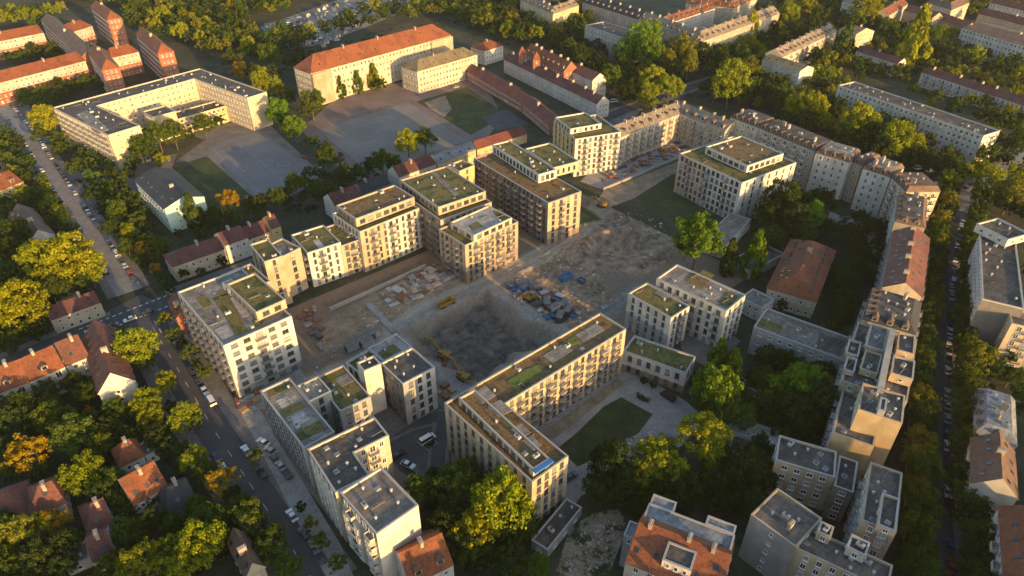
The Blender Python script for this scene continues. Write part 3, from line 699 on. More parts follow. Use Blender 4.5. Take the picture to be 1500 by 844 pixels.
# --- tall old row on the right of the quarter
OW = D(sp=3.0, w=1.2, h=1.9, style='reveal')
for lab, f, w, r, kw in (('white old tenement with flat white top storey at the left end of the tall row', [(1070, 172), (1110, 187)], 'cream', 'bitumen', D()),
                         ('beige tenement with long balconies, second from the left end of the tall row', [(1111, 187), (1194, 222)], 'beige', 'bitumen', D(bal=2, bkind='solid', bw=3)),
                         ('white tenement with projecting bays beside the golden side wall in the tall row', [(1195, 224), (1244, 238)], 'white', 'roofgrey', D()),
                         ('narrow tan recess of the tall row between two white tenements', [(1246, 236), (1263, 243)], 'tan', 'tile_brown', D()),
                         ('white tenement with rounded gable near the right end of the tall row', [(1264, 247), (1304, 260)], 'white', 'roofgrey', D()),
                         ('brown-roofed corner tenement at the right end of the tall row', [(1304, 258), (1328, 281)], 'tan', 'tile_brown', D(bal=2, bkind='solid'))):
    k = dict(OW); k.update(kw)
    h = 20 if 'recess' not in lab else 19
    s = bld('old_tenement', lab, 'building', h, 6, front=f, depth=14, wall=w, roof=('mans', 2.2, 1.1, 'tile_brown', r, D(clut=5, dorm=3.4, edges=(0,))), win=k, fin=False)
    s.finish()
bld('corner_tenement', 'tan corner tenement with orange-lit chimneys above the red-roofed row', 'building', 19, 6, front=[(1316, 287), (1311, 325)], depth=(1356, 318), wall='beige', roof=('mans', 2.5, 1.6, 'tile_brown', 'bitumen', D(clut=6, dorm=4)), win=OW, skip=(1,))
# --- long old block along the right street
bld('old_tenement', 'tenement with steep red-brown roof at the top of the long right block', 'building', 18, 6, front=[(1311, 338), (1293, 422)], depth=(1351, 424), wall='cream', roof=('pitch', 4, 'tile_redbrown', D(sky=4, side=(0, 1), chim=9)), win=D(sp=2.8, w=1.2, h=1.8, bal=2))
bld('old_tenement', 'tenement with dark mansard and chimney stacks below the red-brown roof', 'building', 18.5, 6, front=[(1277, 424), (1264, 468)], depth=(1344, 472), wall='beige', roof=('mans', 2.2, 2.2, 'tile_slate', 'bitumen', D(clut=9, dorm=3.4)), win=D(sp=2.8, w=1.2, h=1.8, bal=2))
s = bld('old_tenement', 'tenement with patchwork of flat terraces and a long roof spine on the right block', 'building', 18, 6, front=[(1257, 472), (1233, 558)], depth=(1343, 500), wall='beige', roof=('flat', 'feltbrown'), win=D(sp=2.8, w=1.2, h=1.8, bal=2), clut=20, fin=False)
for q, z, m in (([(1276, 474), (1302, 482), (1295, 515), (1268, 506)], 20.6, 'roofgrey'), ([(1317, 486), (1341, 493), (1339, 520), (1313, 512)], 21, 'feltbrown'), ([(1268, 512), (1292, 520), (1286, 548), (1260, 540)], 20, 'feltbrown'),
                ([(1309, 520), (1340, 529), (1338, 556), (1305, 547)], 20.8, 'bitumen'), ([(1244, 497), (1262, 502), (1257, 522), (1239, 517)], 19.4, 'bitumen'), ([(1241, 522), (1256, 526), (1251, 546), (1236, 541)], 19.4, 'bitumen')):
    storey(s, 17.9, z, 1, 'sand', m, name='roof_storey', poly=q, clut=2, win=D(sp=4, w=1, h=1))
m_ = MB(); m_.prism(s.LL(ccw(ortho(uns([(1304, 480), (1313, 483), (1294, 575), (1285, 572)], 22)))), 17.6, 22); s.part('firewall', m_, 'wall_concrete')
s.finish()
s = bld('old_tenement', 'tallest part of the right block with huge blank sunlit golden gable wall', 'building', 22, 7, front=[(1264, 561), (1257, 600)], depth=(1325, 590), wall='gold', roof=('flat', 'feltbrown'), win=D(sp=2.8, w=1.2, h=1.8), skip=(1,), clut=12, fin=False)
P_, wo_, ro_ = storey(s, 21.5, 24, 1, 'concrete', 'roofgrey', name='stair_head', poly=[(1290, 582), (1300, 585), (1297, 603), (1287, 600)], clut=0, win=D(sp=9))
s.finish()
bld('old_tenement', 'lower side wing in shade left of the golden gable wall', 'building', 15, 5, front=[(1236, 566), (1220, 634)], depth=10, wall='gold', roof=('flat', 'feltbrown'), win=D(sp=2.8, w=1.2, h=1.8, bal=2), skip=(1,), clut=5)
s = bld('old_tenement', 'lower tenement with dark flat roofs right below the golden gable wall', 'building', 17, 5, front=[(1275, 677), (1262, 762)], depth=(1319, 720), wall='beige', roof=('flat', 'feltbrown'), win=D(sp=2.8, w=1.2, h=1.8, bal=2), clut=14, fin=False)
storey(s, 16.9, 18.8, 1, 'sand', 'bitumen', name='roof_storey', poly=[(1292, 722), (1318, 731), (1312, 780), (1286, 768)], clut=1, win=D(sp=9))
s.finish()
s = bld('old_tenement', 'wide tenement with weathered grey roof at the bottom right corner of the block', 'building', 15, 5, front=[(1167, 804), (1300, 866)], depth=(1182, 772), wall='sand', roof=('flat', 'feltbrown'), win=D(sp=2.8, w=1.2, h=1.8), clut=16, fin=False)
storey(s, 14.9, 17.5, 1, 'beige', 'feltbrown', name='roof_storey', poly=[(1203, 764), (1222, 772), (1217, 788), (1197, 779)], clut=1, win=D(sp=2))
storey(s, 14.9, 17.5, 1, 'white', 'bitumen', name='roof_storey', poly=[(1248, 783), (1275, 795), (1268, 815), (1240, 801)], clut=1, win=D(sp=2))
s.finish()
bld('old_tenement', 'tenement with blank grey front wall left of the weathered roof, bottom right', 'building', 16, 5, front=[(1100, 754), (1166, 802)], depth=(1200, 757), wall='concrete', roof=('flat', 'feltbrown'), win=D(sp=12, w=.9, h=1), clut=0).clutter(ccw(uns([(1110, 735), (1185, 760), (1165, 790), (1110, 752)], 15.5)), 15.45, None, 5, ('chimney', 'roof_vent', 'vent_box'))
bld('apartment_house', 'brown four-storey house with black flat roof left of the golden gable', 'building', 13, 4, front=[(1136, 674), (1223, 700)], depth=(1146, 639), wall='tan', roof=('flat', 'bitumen'), win=D(sp=3.4, w=1.5, h=1.5), clut=6)
bld('apartment_house', 'small dark-roofed link between the brown house and the lower tenement', 'building', 12, 4, front=[(1222, 712), (1250, 722)], depth=11, wall='brownclad', roof=('flat', 'bitumen'), win=D(sp=3, w=1.6, h=1.4), clut=2)
# --- right edge
s = bld('apartment_slab', 'tall white slab with gridded windows and dark roof full of vents at the right edge', 'building', 20, 6, front=[(1435, 343), (1439, 438)], depth=(1497, 425), wall='white', roof=('flat', 'bitumen'), win=D(sp=2.6, w=1.6, h=1.6), per={}, skip=(1,), clut=14, fin=False)
front_panel(s, 1, 0, 1, -.3, 19.7, 'slab', .04)
storey(s, 19.8, 23, 1, 'white', 'bitumen', name='roof_storey', poly=[(1437, 331), (1488, 357), (1500, 336), (1452, 317)], win=D(sp=4, w=1.4, h=1.2), clut=4)
s.finish()
bld('apartment_house', 'cream house with sunlit yellow balcony front at the right edge', 'building', 17, 6, front=[(1476, 450), (1482, 474)], depth=24, wall='cream', roof=('flat', 'feltbrown'), win=D(sp=3, w=1.4, h=1.9, bal=2), per={0: D(bal=0, sp=5, w=.9, h=1)}, clut=5)
bld('mansard_house', 'house with blue-grey metal mansard roof at the right edge', 'house', 10, 3, front=[(1428, 570), (1427, 634)], depth=(1487, 612), wall='offwhite', roof=('mans', 3, 2, 'zinc', 'zinc', D(clut=8, dorm=4)), win=WIN)
bld('apartment_house', 'gabled house with long brown roof and white end wall at the right edge', 'house', 12, 4, front=[(1423, 642), (1424, 710)], depth=(1490, 734), wall='white', roof=('pitch', 5, 'tile_brown', D(sky=4, side=(0, 1))), win=WIN, skip=(1,))
bld('apartment_house', 'white balconied house with red-orange roof in the bottom right corner', 'house', 13, 4, front=[(1464, 742), (1472, 850)], depth=14, wall='white', roof=('pitch', 5, 'tile_orange', D(sky=4)), win=D(sp=3, w=1.3, h=1.8, bal=2, bkind='solid'))
# --- middle right
house('cream office house with large red hipped roof full of skylights', 7.5, 6, [(1159, 351), (1124, 422)], (1193, 447), 'cream', 'tile_orange', (.9, .7), sky=2.2, side=(0, 1), fl=2, name='office_house', cat='building')
s = bld('flat_block', 'grey three-part flat block with gravel roof below the red hipped house', 'building', 11, 3, front=[(1104, 479), (1233, 527)], depth=(1119, 450), wall='grey', roof=('flat', 'gravel'), win=D(sp=3.4, w=1.3, h=1.4), clut=8)
s.patch('planting_bed', [(1108, 475), (1142, 488), (1147, 478), (1113, 466)], 10.45, 'sedum', s.roof); s.patch('roof_felt', [(1196, 508), (1230, 521), (1236, 500), (1200, 488)], 10.45, 'bitumen', s.roof)
s = bld('apartment_block', 'white five-storey block with bright green roof near the earth crater', 'building', 14.5, 5, front=[(920, 430), (983, 466)], depth=(1008, 447), wall='white', roof=('flat', 'sedum'), win=D(sp=3.1, w=1.1, h=1.9, style='dark'), per={1: D(bal=2, bw=2.4)}, clut=4, fin=False)
front_panel(s, 0, 0, 1, -.3, 7.2, 'grey', .03); s.patch('terrace_paving', [(958, 428), (968, 424), (981, 434), (971, 438)], 13.95, 'roofgrey', s.roof); s.finish()
s = bld('apartment_block', 'white balconied block with grey and brown patched roof behind the bright green roof', 'building', 16.5, 5, front=[(962, 408), (1064, 456)], depth=(1085, 429), wall='white', roof=('flat', 'roofgrey'), win=D(sp=3, w=1.3, h=2, style='dark', bal=3), per={1: D(bal=0, sp=4)}, clut=9, fin=False)
for q, m in (([(1003, 412), (1030, 424), (1040, 412), (1014, 399)], 'sedumbrown'), ([(1052, 444), (1070, 452), (1081, 434), (1066, 427)], 'sedum'), ([(1030, 396), (1046, 403), (1038, 412), (1022, 404)], 'sedum')): s.patch('planting_bed', q, 15.95, m, s.roof)
s.finish()
bld('low_annex', 'low pale annex with metal roof between the white blocks and the red hipped house', 'annex', 6, 2, front=[(1084, 436), (1116, 452)], depth=(1122, 432), wall='white', roof=('flat', 'roofgrey'), win=HW, clut=2)
s = bld('apartment_block', 'L-shaped sand-coloured block with brown planted roof beside the excavated pit', 'building', 18, 6, poly=[(740, 589), (918, 484), (880, 458), (652, 590), (777, 706), (832, 671)], wall='sand', roof=('flat', 'sedumbrown'),
        win=D(sp=2.75, w=1.35, h=2.1, style='dark'), per={0: D(bal=2, bw=2.6), 3: D(sp=3.2)}, skip=(2,), clut=14, fin=False)
for q, m in (([(795, 522), (826, 503), (840, 513), (810, 532)], 'roofgrey'), ([(843, 491), (872, 474), (886, 483), (855, 502)], 'roofgrey'), ([(741, 560), (772, 541), (790, 534), (795, 545), (755, 570)], 'sedumgreen'), ([(830, 500), (842, 493), (850, 500), (838, 507)], 'sedumgreen')):
    s.patch('planting_bed' if 'sedum' in m else 'terrace_paving', q, 17.45, m, s.roof)
P_, wo_, ro_ = storey(s, 17.9, 20.6, 1, 'sand', 'sedumbrown', front=[(672, 583), (781, 688)], depth=(805, 672), win=D(sp=2.6, w=1.8, h=1.6, style='dark'), clut=4)
for q, m in (([(692, 577), (712, 566), (727, 580), (707, 591)], 'roofgrey'), ([(713, 596), (733, 586), (750, 602), (730, 612)], 'roofgrey'), ([(748, 629), (764, 621), (778, 634), (762, 643)], 'roofgrey'), ([(765, 646), (779, 638), (794, 653), (780, 661)], 'roofgrey'), ([(735, 615), (742, 611), (752, 620), (745, 624)], 'sedumgreen')):
    s.patch('planting_bed' if 'sedum' in m else 'terrace_paving', q, 20.05, m, ro_)
e_ = P_[1]; f_ = P_[2]; d_ = (f_-e_).normalized(); n_ = Vector((d_.y, -d_.x)); m_ = MB()
m_.prism(s.LL([e_-d_*.2+n_*1.3, f_+d_*.2+n_*1.3, f_+d_*.2+n_*.115, e_-d_*.2+n_*.115]), 20.25, 20.8); s.part('fascia', m_, 'blue')
s.finish()
bld('link_house', 'two-storey white pavilion over brick base joining the L-shaped block', 'building', 8.4, 2, front=[(913, 514), (1005, 547)], depth=(925, 490), wall='white', roof=('flat', 'sedum'), bands=((-.3, 3.0, 'brownclad'),), win=D(sp=3.3, w=1.4, h=2.2, style='dark'), clut=5)
s = bld('apartment_block', 'grey long block with patchwork of green and grey roofs along the left street', 'building', 16, 5, front=[(381, 573), (445, 657)], depth=(456, 592), wall='grey', roof=('flat', 'roofgrey'), win=D(sp=2.4, w=1.1, h=2.0, style='dark'), clut=8, fin=False)
for q, m in (([(391, 574), (425, 560), (430, 566), (396, 583)], 'sedum'), ([(410, 602), (440, 588), (447, 596), (417, 611)], 'sedum'), ([(433, 633), (468, 617), (478, 629), (441, 645)], 'sedum'), ([(424, 612), (444, 602), (454, 614), (434, 625)], 'paving'), ([(404, 588), (420, 580), (430, 590), (413, 599)], 'paving')):
    s.patch('planting_bed' if m == 'sedum' else 'terrace_paving', q, 15.45, m, s.roof)
s.finish()
bld('apartment_block', 'grey-roofed connecting wing between the long grey block and the planted roof', 'building', 16, 5, poly=[(434, 566), (466, 551), (485, 573), (453, 589)], wall='grey', roof=('flat', 'roofgrey'), win=NW, clut=3)
bld('apartment_block', 'dark planted deck squeezed between the white cube and the long north edge', 'building', 12.4, 4, poly=[(508, 530), (542, 511), (560, 530), (526, 549)], wall='white', roof=('flat', 'sedum'), win=NW, clut=2)
s = bld('apartment_block', 'lower grey block with planted roof inside the corner next to the white cube', 'building', 13, 4, front=[(498, 603), (543, 581)], depth=(467, 551), wall='grey', roof=('flat', 'sedum'), win=D(sp=3, w=1.3, h=1.9, style='dark'), clut=4)
s.patch('terrace_paving', [(490, 556), (512, 545), (522, 556), (500, 568)], 12.45, 'roofgrey', s.roof)
bld('stair_tower', 'white cube-shaped stair tower standing up between the grey blocks', 'building', 18, 5, front=[(533, 544), (558, 533)], depth=(519, 533), wall='white', roof=('flat', 'bitumen'), win=D(sp=6, w=1, h=1.6, style='dark'), skip=(0, 3), clut=1)
s = bld('apartment_block', 'grey block with pale roof terrace and green bed facing the excavated pit', 'building', 13, 4, front=[(561, 530), (603, 508)], depth=(541, 509), wall='grey', roof=('flat', 'paving'), win=NW, clut=2)
s.patch('planting_bed', [(553, 517), (576, 504), (590, 515), (565, 528)], 12.45, 'sedum', s.roof)
s = bld('apartment_block', 'five-storey block with one bright white and one dark grey facade above the paved yard', 'building', 16.5, 5, front=[(590, 563), (637, 538)], depth=(562, 530), wall='white', roof=('flat', 'bitumen'), win=D(sp=3.2, w=1.4, h=2.0, style='dark'), clut=5, fin=False)
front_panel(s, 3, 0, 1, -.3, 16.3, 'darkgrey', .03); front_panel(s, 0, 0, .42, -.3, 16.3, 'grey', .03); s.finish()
# --- old corner block bottom centre
s = bld('old_tenement', 'old tenement with grey flat roof and tall blank white gable at bottom centre', 'building', 20, 6, front=[(498, 722), (551, 783)], depth=(606, 733), wall='white', roof=('flat', 'gravel'), win=D(sp=2.8, w=1.2, h=1.8, style='reveal', bal=3, bkind='solid'), per={1: D(margin=1.4, sp=20)}, skip=(1,), clut=7, fin=False)
front_panel(s, 0, 0, 1, 16.7, 19.8, 'darkgrey', .03)
for u in (.2, .5, .8):
    P, Q = s.P[0], s.P[1]; e = (Q-P).normalized(); n = Vector((e.y, -e.x)); c = P+(Q-P)*u
    m_ = MB(); m_.prism(s.LL([c-e*1.7, c-e*1.1+n*1.2, c+e*1.1+n*1.2, c+e*1.7]), 3.2, 16.2); b_ = s.part('bay', m_, 'wall_offwhite')
    s.facade(c-e*1.1+n*1.2, c+e*1.1+n*1.2, 3.2, 16.2, 4, sp=3, w=1.3, h=1.8, margin=.1)
s.finish()
s = bld('old_tenement', 'old tenement with dark angled roof and sunlit cream rear wing above the white gable', 'building', 19, 6, poly=[(446, 660), (496, 721), (541, 695), (519, 663), (569, 638), (549, 611)], wall='cream', roof=('flat', 'bitumen'), win=D(sp=2.8, w=1.2, h=1.8, style='reveal'), skip=(1,), per={3: D(bal=2)}, clut=12, fin=False)
front_panel(s, 0, 0, 1, 15.8, 18.8, 'darkgrey', .03); s.finish()
house('small house with orange dormered roof cut by the bottom edge', 7.5, 5, [(600, 858), (664, 826)], 11, 'white', 'tile_orange', dorm=5, sky=0)
s = bld('flat_garage', 'long low flat-roofed garage in the grass below the L-shaped block', 'garage', 3.4, 1, poly=[(780, 790), (801, 808), (853, 743), (829, 730)], wall='concrete', roof=('flat', 'bitumen'), win=D(sp=5, w=1.4, h=1), clut=3)
# villa with orange roof and metal rear roof, bottom
Bk = uns([(946, 747), (1076, 797)], 15); Fr = chain_offset(Bk, -15)
P = Fr+Bk[::-1]; s = Bld('apartment_house', 'house with orange tiled roof, grey metal rear roof and white dormers at the bottom edge', 'house', (P[0]+P[2])/2); foot(P); s.P = P
b = MB(); b.prism(s.LL(P), -.3, 15, 0, False, False); s.part('wall', b, 'wall_offwhite')
ro = s.pitched(Fr, Bk, 15, 3.4, 'tile_orange', 'offwhite', ridge=.62, sky=4, side=(0, 1), chim=6)
def sub(a, b, c, d): # rectangle in the house's own frame: fractions along / across
    f = lambda u, v: (Fr[0]*(1-u)+Fr[1]*u)*(1-v)+(Bk[0]*(1-u)+Bk[1]*u)*v
    return [f(a, c), f(b, c), f(b, d), f(a, d)]
for (a, b_, c, d), z, w, r in (((.02, .98, .70, 1.03), 17.2, 'grey', 'zinc'), ((.03, .30, 1.03, 1.24), 17.0, 'grey', 'zinc'), ((.66, .97, 1.03, 1.2), 17.4, 'sand', 'zinc'), ((.36, .66, .12, .45), 18.2, 'white', 'bitumen'), ((-.14, -.005, .55, .85), 12, 'grey', 'zinc')):
    q = sub(a, b_, c, d); s.block(q, -.2 if (c > 1 or a < 0) else 15.2, z, w, r, parent=s.root, name='rear_bay' if c > 1 else ('roof_storey' if z < 18 else 'dormer_block'), clut=0, par=.2)
    for i in (0, 3): s.facade(q[i], q[(i+1) % 4], z-2.8, z, 1, sp=1.6, w=.9, h=1.4, margin=.3)
for i in range(4): s.facade(P[i], P[(i+1) % 4], 0, 15, 5, sp=3, w=1.2, h=1.7)
s.finish()
bld('garage_row', 'row of low garages with pale flat roof among the trees', 'garage', 4, 1, front=[(1054, 626), (1146, 658)], depth=6.5, wall='white', roof=('flat', 'paving'), win=D(sp=3, w=2.2, h=2), clut=6)
bld('flat_shed', 'dark flat shed below the row of pale garages', 'shed', 3.5, 1, front=[(1066, 660), (1134, 683)], depth=7, wall='concrete', roof=('flat', 'bitumen'), win=D(sp=8), clut=2)
bld('market_hall', 'low hall with plain grey metal roof at the foot of the white grid block', 'hall', 5, 1, front=[(1060, 364), (1101, 321)], depth=(1047, 334), wall='white', roof=('flat', 'roofgrey'), win=D(sp=2.4, w=1.6, h=1.6), clut=1, par=.15)
bld('flat_shed', 'flat black-roofed shed between the two small poplars', 'shed', 4, 1, front=[(1100, 398), (1150, 372)], depth=(1078, 377), wall='concrete', roof=('flat', 'bitumen'), win=D(sp=8), clut=2)

# --- unseen tenement rows added just below the frame, sized to shade the foreground
for i, (x0, x1, y0, y1, h, lab) in enumerate(((-118, -62, 46, 30, 16, 'tenement row below the bottom left corner of the photo'), (-60, -4, 40, 40, 17, 'tenement row below the bottom edge, left of the middle'),
        (0, 52, 38, 44, 17, 'tenement row below the bottom edge, under the orange villa'), (56, 100, 44, 60, 19, 'tall tenement below the bottom right part of the photo'), (104, 127, 62, 73, 24, 'tall tenement beyond the bottom right corner of the photo'), (131, 190, 75, 104, 13, 'lower tenement row farther out beyond the bottom right corner'))):
    F = [Vector((x0, y0)), Vector((x1, y1))]; B = chain_offset(F, 13); P = F+B[::-1]; s = Bld('tenement_row', lab, 'building', (P[0]+P[2])/2); foot(P); s.P = P
    m_ = MB(); m_.prism(s.LL(P), -.3, h, 0, False, False); s.part('wall', m_, 'wall_beige'); s.pitched(F, B, h, 4, 'tile_brown', 'beige', chim=10, sky=7); 
# ---------------------------------------------------------------- ground materials
G3 = lambda *c: [(.25, c[0]), (.5, c[1]), (.75, c[2])]
flat_mat('earth_green', G3((.018, .026, .010), (.035, .042, .018), (.075, .065, .040)), .06, 1, .5, .45, .1)
flat_mat('lawn', [(.2, (.018, .028, .008)), (.45, (.030, .047, .010)), (.58, (.040, .056, .013)), (.7, (.062, .062, .022)), (.85, (.10, .085, .04))], .13, 1, 1.4, .4, .05)
flat_mat('sandy_scrub', [(.34, (.024, .034, .012)), (.44, (.07, .07, .03)), (.5, (.22, .18, .125)), (.7, (.33, .27, .20))], .16, 1, 1.1, .5, .12)
flat_mat('asphalt', G3((.045, .046, .05), (.058, .058, .062), (.075, .074, .075)), .15, .9, 1.5, .15, .02)
flat_mat('street_paving', G3((.15, .145, .14), (.20, .195, .19), (.25, .24, .23)), .2, .9, 1.4, .2, .03)
flat_mat('pavement', G3((.10, .095, .09), (.14, .13, .12), (.19, .175, .16)), .15, .9, 1.3, .25, .03)
flat_mat('court', G3((.125, .123, .126), (.15, .148, .15), (.175, .172, .172)), .05, .9, 1.0, .10, .02)
flat_mat('court_pale', G3((.135, .125, .115), (.165, .155, .143), (.20, .187, .172)), .05, .9, 1.0, .12, .02)
flat_mat('clinker', G3((.12, .09, .08), (.155, .115, .10), (.185, .145, .128)), .1, .9, 1.0, .2, .02)
flat_mat('sand_soil', G3((.16, .12, .08), (.23, .18, .12), (.30, .24, .17)), .2, 1, 1.2, .3, .1)
flat_mat('yard_paving', G3((.19, .18, .17), (.25, .24, .225), (.31, .30, .28)), .15, .9, 1.2, .2, .03)
plain_mat('road_paint', (.55, .55, .53), .7)
plain_mat('court_paint', (.27, .26, .245), .7)
def sheet(name, pts, mat, z, px=True):
    P = ccw(uns(pts) if px else pts); b = MB(); b.add([(p.x, p.y, z) for p in P], [tuple(range(len(P)))]); return struct(b.build(name, mat))
def ribbon(pts, w0, w1):
    return chain_offset(pts, w0), chain_offset(pts, w1)
def slab(name, A, B, z0, z1, mat):
    b = MB(); n = len(A)
    for i in range(n-1):
        b.add([(A[i].x, A[i].y, z1), (A[i+1].x, A[i+1].y, z1), (B[i+1].x, B[i+1].y, z1), (B[i].x, B[i].y, z1)], [(3, 2, 1, 0)])
        for E_ in (A, B):
            b.add([(E_[i].x, E_[i].y, z0), (E_[i+1].x, E_[i+1].y, z0), (E_[i+1].x, E_[i+1].y, z1), (E_[i].x, E_[i].y, z1)], [(0, 1, 2, 3)])
    return struct(b.build(name, mat))

# --- building site terrain: one grid; its outline is a rectangle in the quarter's own axes
U0, U1, V0, V1, CELL = 36.0, 216.0, 108.0, 206.0, .75
def fuv(u, v): return GU*u+GV*v
RECT = [fuv(U0, V0), fuv(U1, V0), fuv(U1, V1), fuv(U0, V1)]
def ground():
    bm = bmesh.new()
    big = [(-980, -40), (980, -40), (980, 1130), (-980, 1130)]
    o = [bm.verts.new((x, y, 0)) for x, y in big]; i = [bm.verts.new((p.x, p.y, 0)) for p in RECT]
    es = [bm.edges.new((L[k], L[(k+1) % 4])) for L in (o, i) for k in range(4)]
    bmesh.ops.triangle_fill(bm, edges=es, use_beauty=True, normal=(0, 0, 1))
    me = bpy.data.meshes.new('ground'); bm.to_mesh(me); bm.free(); me.materials.append(MATS['earth_green'])
    struct(link('ground', me))
ground()
def terrain():
    nu = int((U1-U0)/CELL); nv = int((V1-V0)/CELL)
    us = np.linspace(U0, U1, nu+1); vs = np.linspace(V0, V1, nv+1)
    UU, VV = np.meshgrid(us, vs, indexing='ij')
    rs = np.random.RandomState(3)
    def vnoise(s):
        gu, gv = int((U1-U0)/s)+3, int((V1-V0)/s)+3; g = rs.rand(gu, gv)
        a = (UU-U0)/s; b = (VV-V0)/s; ia = a.astype(int); ib = b.astype(int); fa = a-ia; fb = b-ib
        fa = fa*fa*(3-2*fa); fb = fb*fb*(3-2*fb)
        return (g[ia, ib]*(1-fa)+g[ia+1, ib]*fa)*(1-fb)+(g[ia, ib+1]*(1-fa)+g[ia+1, ib+1]*fa)*fb
    n9, n4, n2, n1 = vnoise(9.), vnoise(4.), vnoise(2.), vnoise(1.0)
    col = np.zeros(UU.shape+(3,)); amp = np.full(UU.shape, .04); z = np.zeros(UU.shape)
    base = np.array((.175, .138, .10)); col[:] = base
    def mask(pts, px=True, soft=0):
        P = [to_uv(un(*p)) for p in pts] if px else pts
        m = np.zeros(UU.shape, bool); j = len(P)-1
        for i in range(len(P)):
            (xi, yi), (xj, yj) = P[i], P[j]
            c = ((yi > VV) != (yj > VV)) & (UU < (xj-xi)*(VV-yi)/(yj-yi+1e-9)+xi); m ^= c; j = i
        return m
    def put(pts, c, a=.04): m = mask(pts); col[m] = c; amp[m] = a; return m
    # brown soil and rubble fields, pale tracks, lawns
    put([(470, 475), (560, 420), (640, 380), (690, 400), (640, 440), (560, 470), (520, 500), (470, 520)], (.25, .19, .125), .14)
    put([(470, 445), (560, 408), (620, 378), (655, 388), (600, 402), (490, 455)], (.15, .115, .075), .08)
    put([(735, 415), (800, 372), (880, 400), (900, 440), (860, 478), (800, 480), (750, 445)], (.21, .155, .105), .22)
    put([(800, 370), (850, 330), (925, 305), (985, 335), (985, 380), (935, 408), (880, 400), (830, 385)], (.205, .158, .115), .55)
    put([(430, 560), (520, 520), (600, 450), (690, 410), (780, 368), (850, 322), (872, 338), (800, 385), (715, 425), (640, 455), (585, 490), (545, 545), (470, 590)], (.31, .265, .21), .06)
    put([(845, 320), (880, 285), (925, 268), (960, 262), (940, 295), (900, 305), (870, 340)], (.27, .225, .17), .08)
    put([(930, 290), (985, 255), (1090, 300), (1060, 330), (1000, 332)], (.032, .048, .011), .03)
    put([(846, 300), (870, 312), (882, 322), (850, 330)], (.042, .065, .015), .03)
    put([(430, 585), (560, 500), (620, 560), (660, 600), (640, 680), (560, 640)], (.12, .118, .115), .01)
    put([(912, 455), (950, 430), (930, 415), (890, 440), (860, 478), (885, 470)], (.22, .20, .18), .15)
    put([(880, 458), (915, 480), (905, 500)], (.19, .175, .16), .04)
    put([(640, 600), (700, 575), (740, 590), (780, 690), (700, 700), (650, 650)], (.13, .125, .12), .01)
    put([(780, 700), (830, 640), (935, 570), (975, 600), (880, 700), (830, 720)], (.22, .21, .195), .01)
    
    put([(820, 640), (895, 568), (912, 576), (835, 648)], (.14, .105, .07), .02)
    # excavated pit
    pu0, pu1, pv0, pv1, sl = 92.5, 132, 129.5, 169.5, 5.5
    d = np.minimum(np.minimum(UU-pu0, pu1-UU), np.minimum(VV-pv0, pv1-VV))+(n9-.5)*6.5+(n4-.5)*3.4+(n2-.5)*1.2
    k = np.clip(d/sl+.0, 0, 1); k = k*k*(3-2*k); floor = k > .9
    ramp_ = np.clip(1-np.hypot((UU-95)/11, (VV-137)/17), 0, 1)
    pit = -5.0*k*(1-.75*ramp_)
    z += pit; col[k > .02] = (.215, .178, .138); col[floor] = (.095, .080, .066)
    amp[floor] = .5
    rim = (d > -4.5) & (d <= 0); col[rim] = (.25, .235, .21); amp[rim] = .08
    # broad earth hollow and heaps
    c = to_uv(un(905, 365)); r = np.hypot((UU-c[0])/15, (VV-c[1])/11)
    z += np.where(r < 1, -2.2*(1-r*r), 0)+1.1*np.exp(-((r-1.15)/.22)**2)
    rr = rs.rand(70, 4)
    hp = [(mask([(735, 415), (800, 372), (880, 400), (860, 478), (800, 480)]), 26, 1.0), (mask([(540, 432), (640, 388), (680, 402), (600, 445)]), 30, .8), (mask([(800, 370), (850, 330), (925, 305), (985, 335), (985, 380), (935, 408)]), 30, .9), (floor, 30, .9)]
    for m, nn, hh in hp:
        idx = np.argwhere(m)
        for q in range(nn):
            a, b = idx[rs.randint(len(idx))]; s = rs.uniform(.8, 2.4)
            z += hh*rs.uniform(.3, 1)*np.exp(-((UU-us[a])**2+(VV-vs[b])**2)/(2*s*s))*m
    z += amp*((n9-.5)*1.4+(n4-.5)*1.0+(n2-.5)*.7+(n1-.5)*.5)
    # wheel ruts: pairs of pressed, paler and darker bands along the ways the machines take
    def rut(pts, w=2.6, k=.75, px=True):
        P = [to_uv(un(*p)) for p in pts] if px else pts
        best = np.full(UU.shape, 1e9)
        for (ax, ay), (bx, by) in zip(P, P[1:]):
            L2 = (bx-ax)**2+(by-ay)**2; t = np.clip(((UU-ax)*(bx-ax)+(VV-ay)*(by-ay))/L2, 0, 1); best = np.minimum(best, np.hypot(UU-ax-t*(bx-ax), VV-ay-t*(by-ay)))
        best = best+(n4-.5)*.9
        a = np.exp(-((best-w/2)/.55)**2); z[...] -= .16*a; col[...] *= (1-(1-k)*a)[..., None]; b = np.exp(-((best-w/2-.95)/.5)**2); z[...] += .12*b; col[...] *= (1+.22*b)[..., None]
    for q in ([(450, 575), (540, 525), (600, 470), (700, 420), (790, 370), (850, 330)], [(470, 590), (560, 520), (620, 455), (720, 412), (800, 378), (870, 338), (900, 290)], [(850, 325), (905, 300), (960, 315), (985, 350), (960, 385), (905, 395), (850, 380), (820, 390)], [(870, 340), (915, 325), (950, 345), (935, 375), (895, 378), (870, 360)],
              [(880, 300), (930, 268), (985, 245)], [(860, 330), (800, 395), (850, 420), (890, 430), (930, 420)], [(800, 400), (770, 430), (800, 470), (850, 470), (890, 450)], [(480, 480), (560, 450), (620, 430)], [(640, 560), (610, 500), (640, 470), (700, 440)], [(660, 560), (700, 530), (760, 500), (740, 460), (690, 470)], [(880, 470), (905, 450), (940, 425)], [(560, 640), (600, 620), (650, 610), (640, 690)]): rut(q)
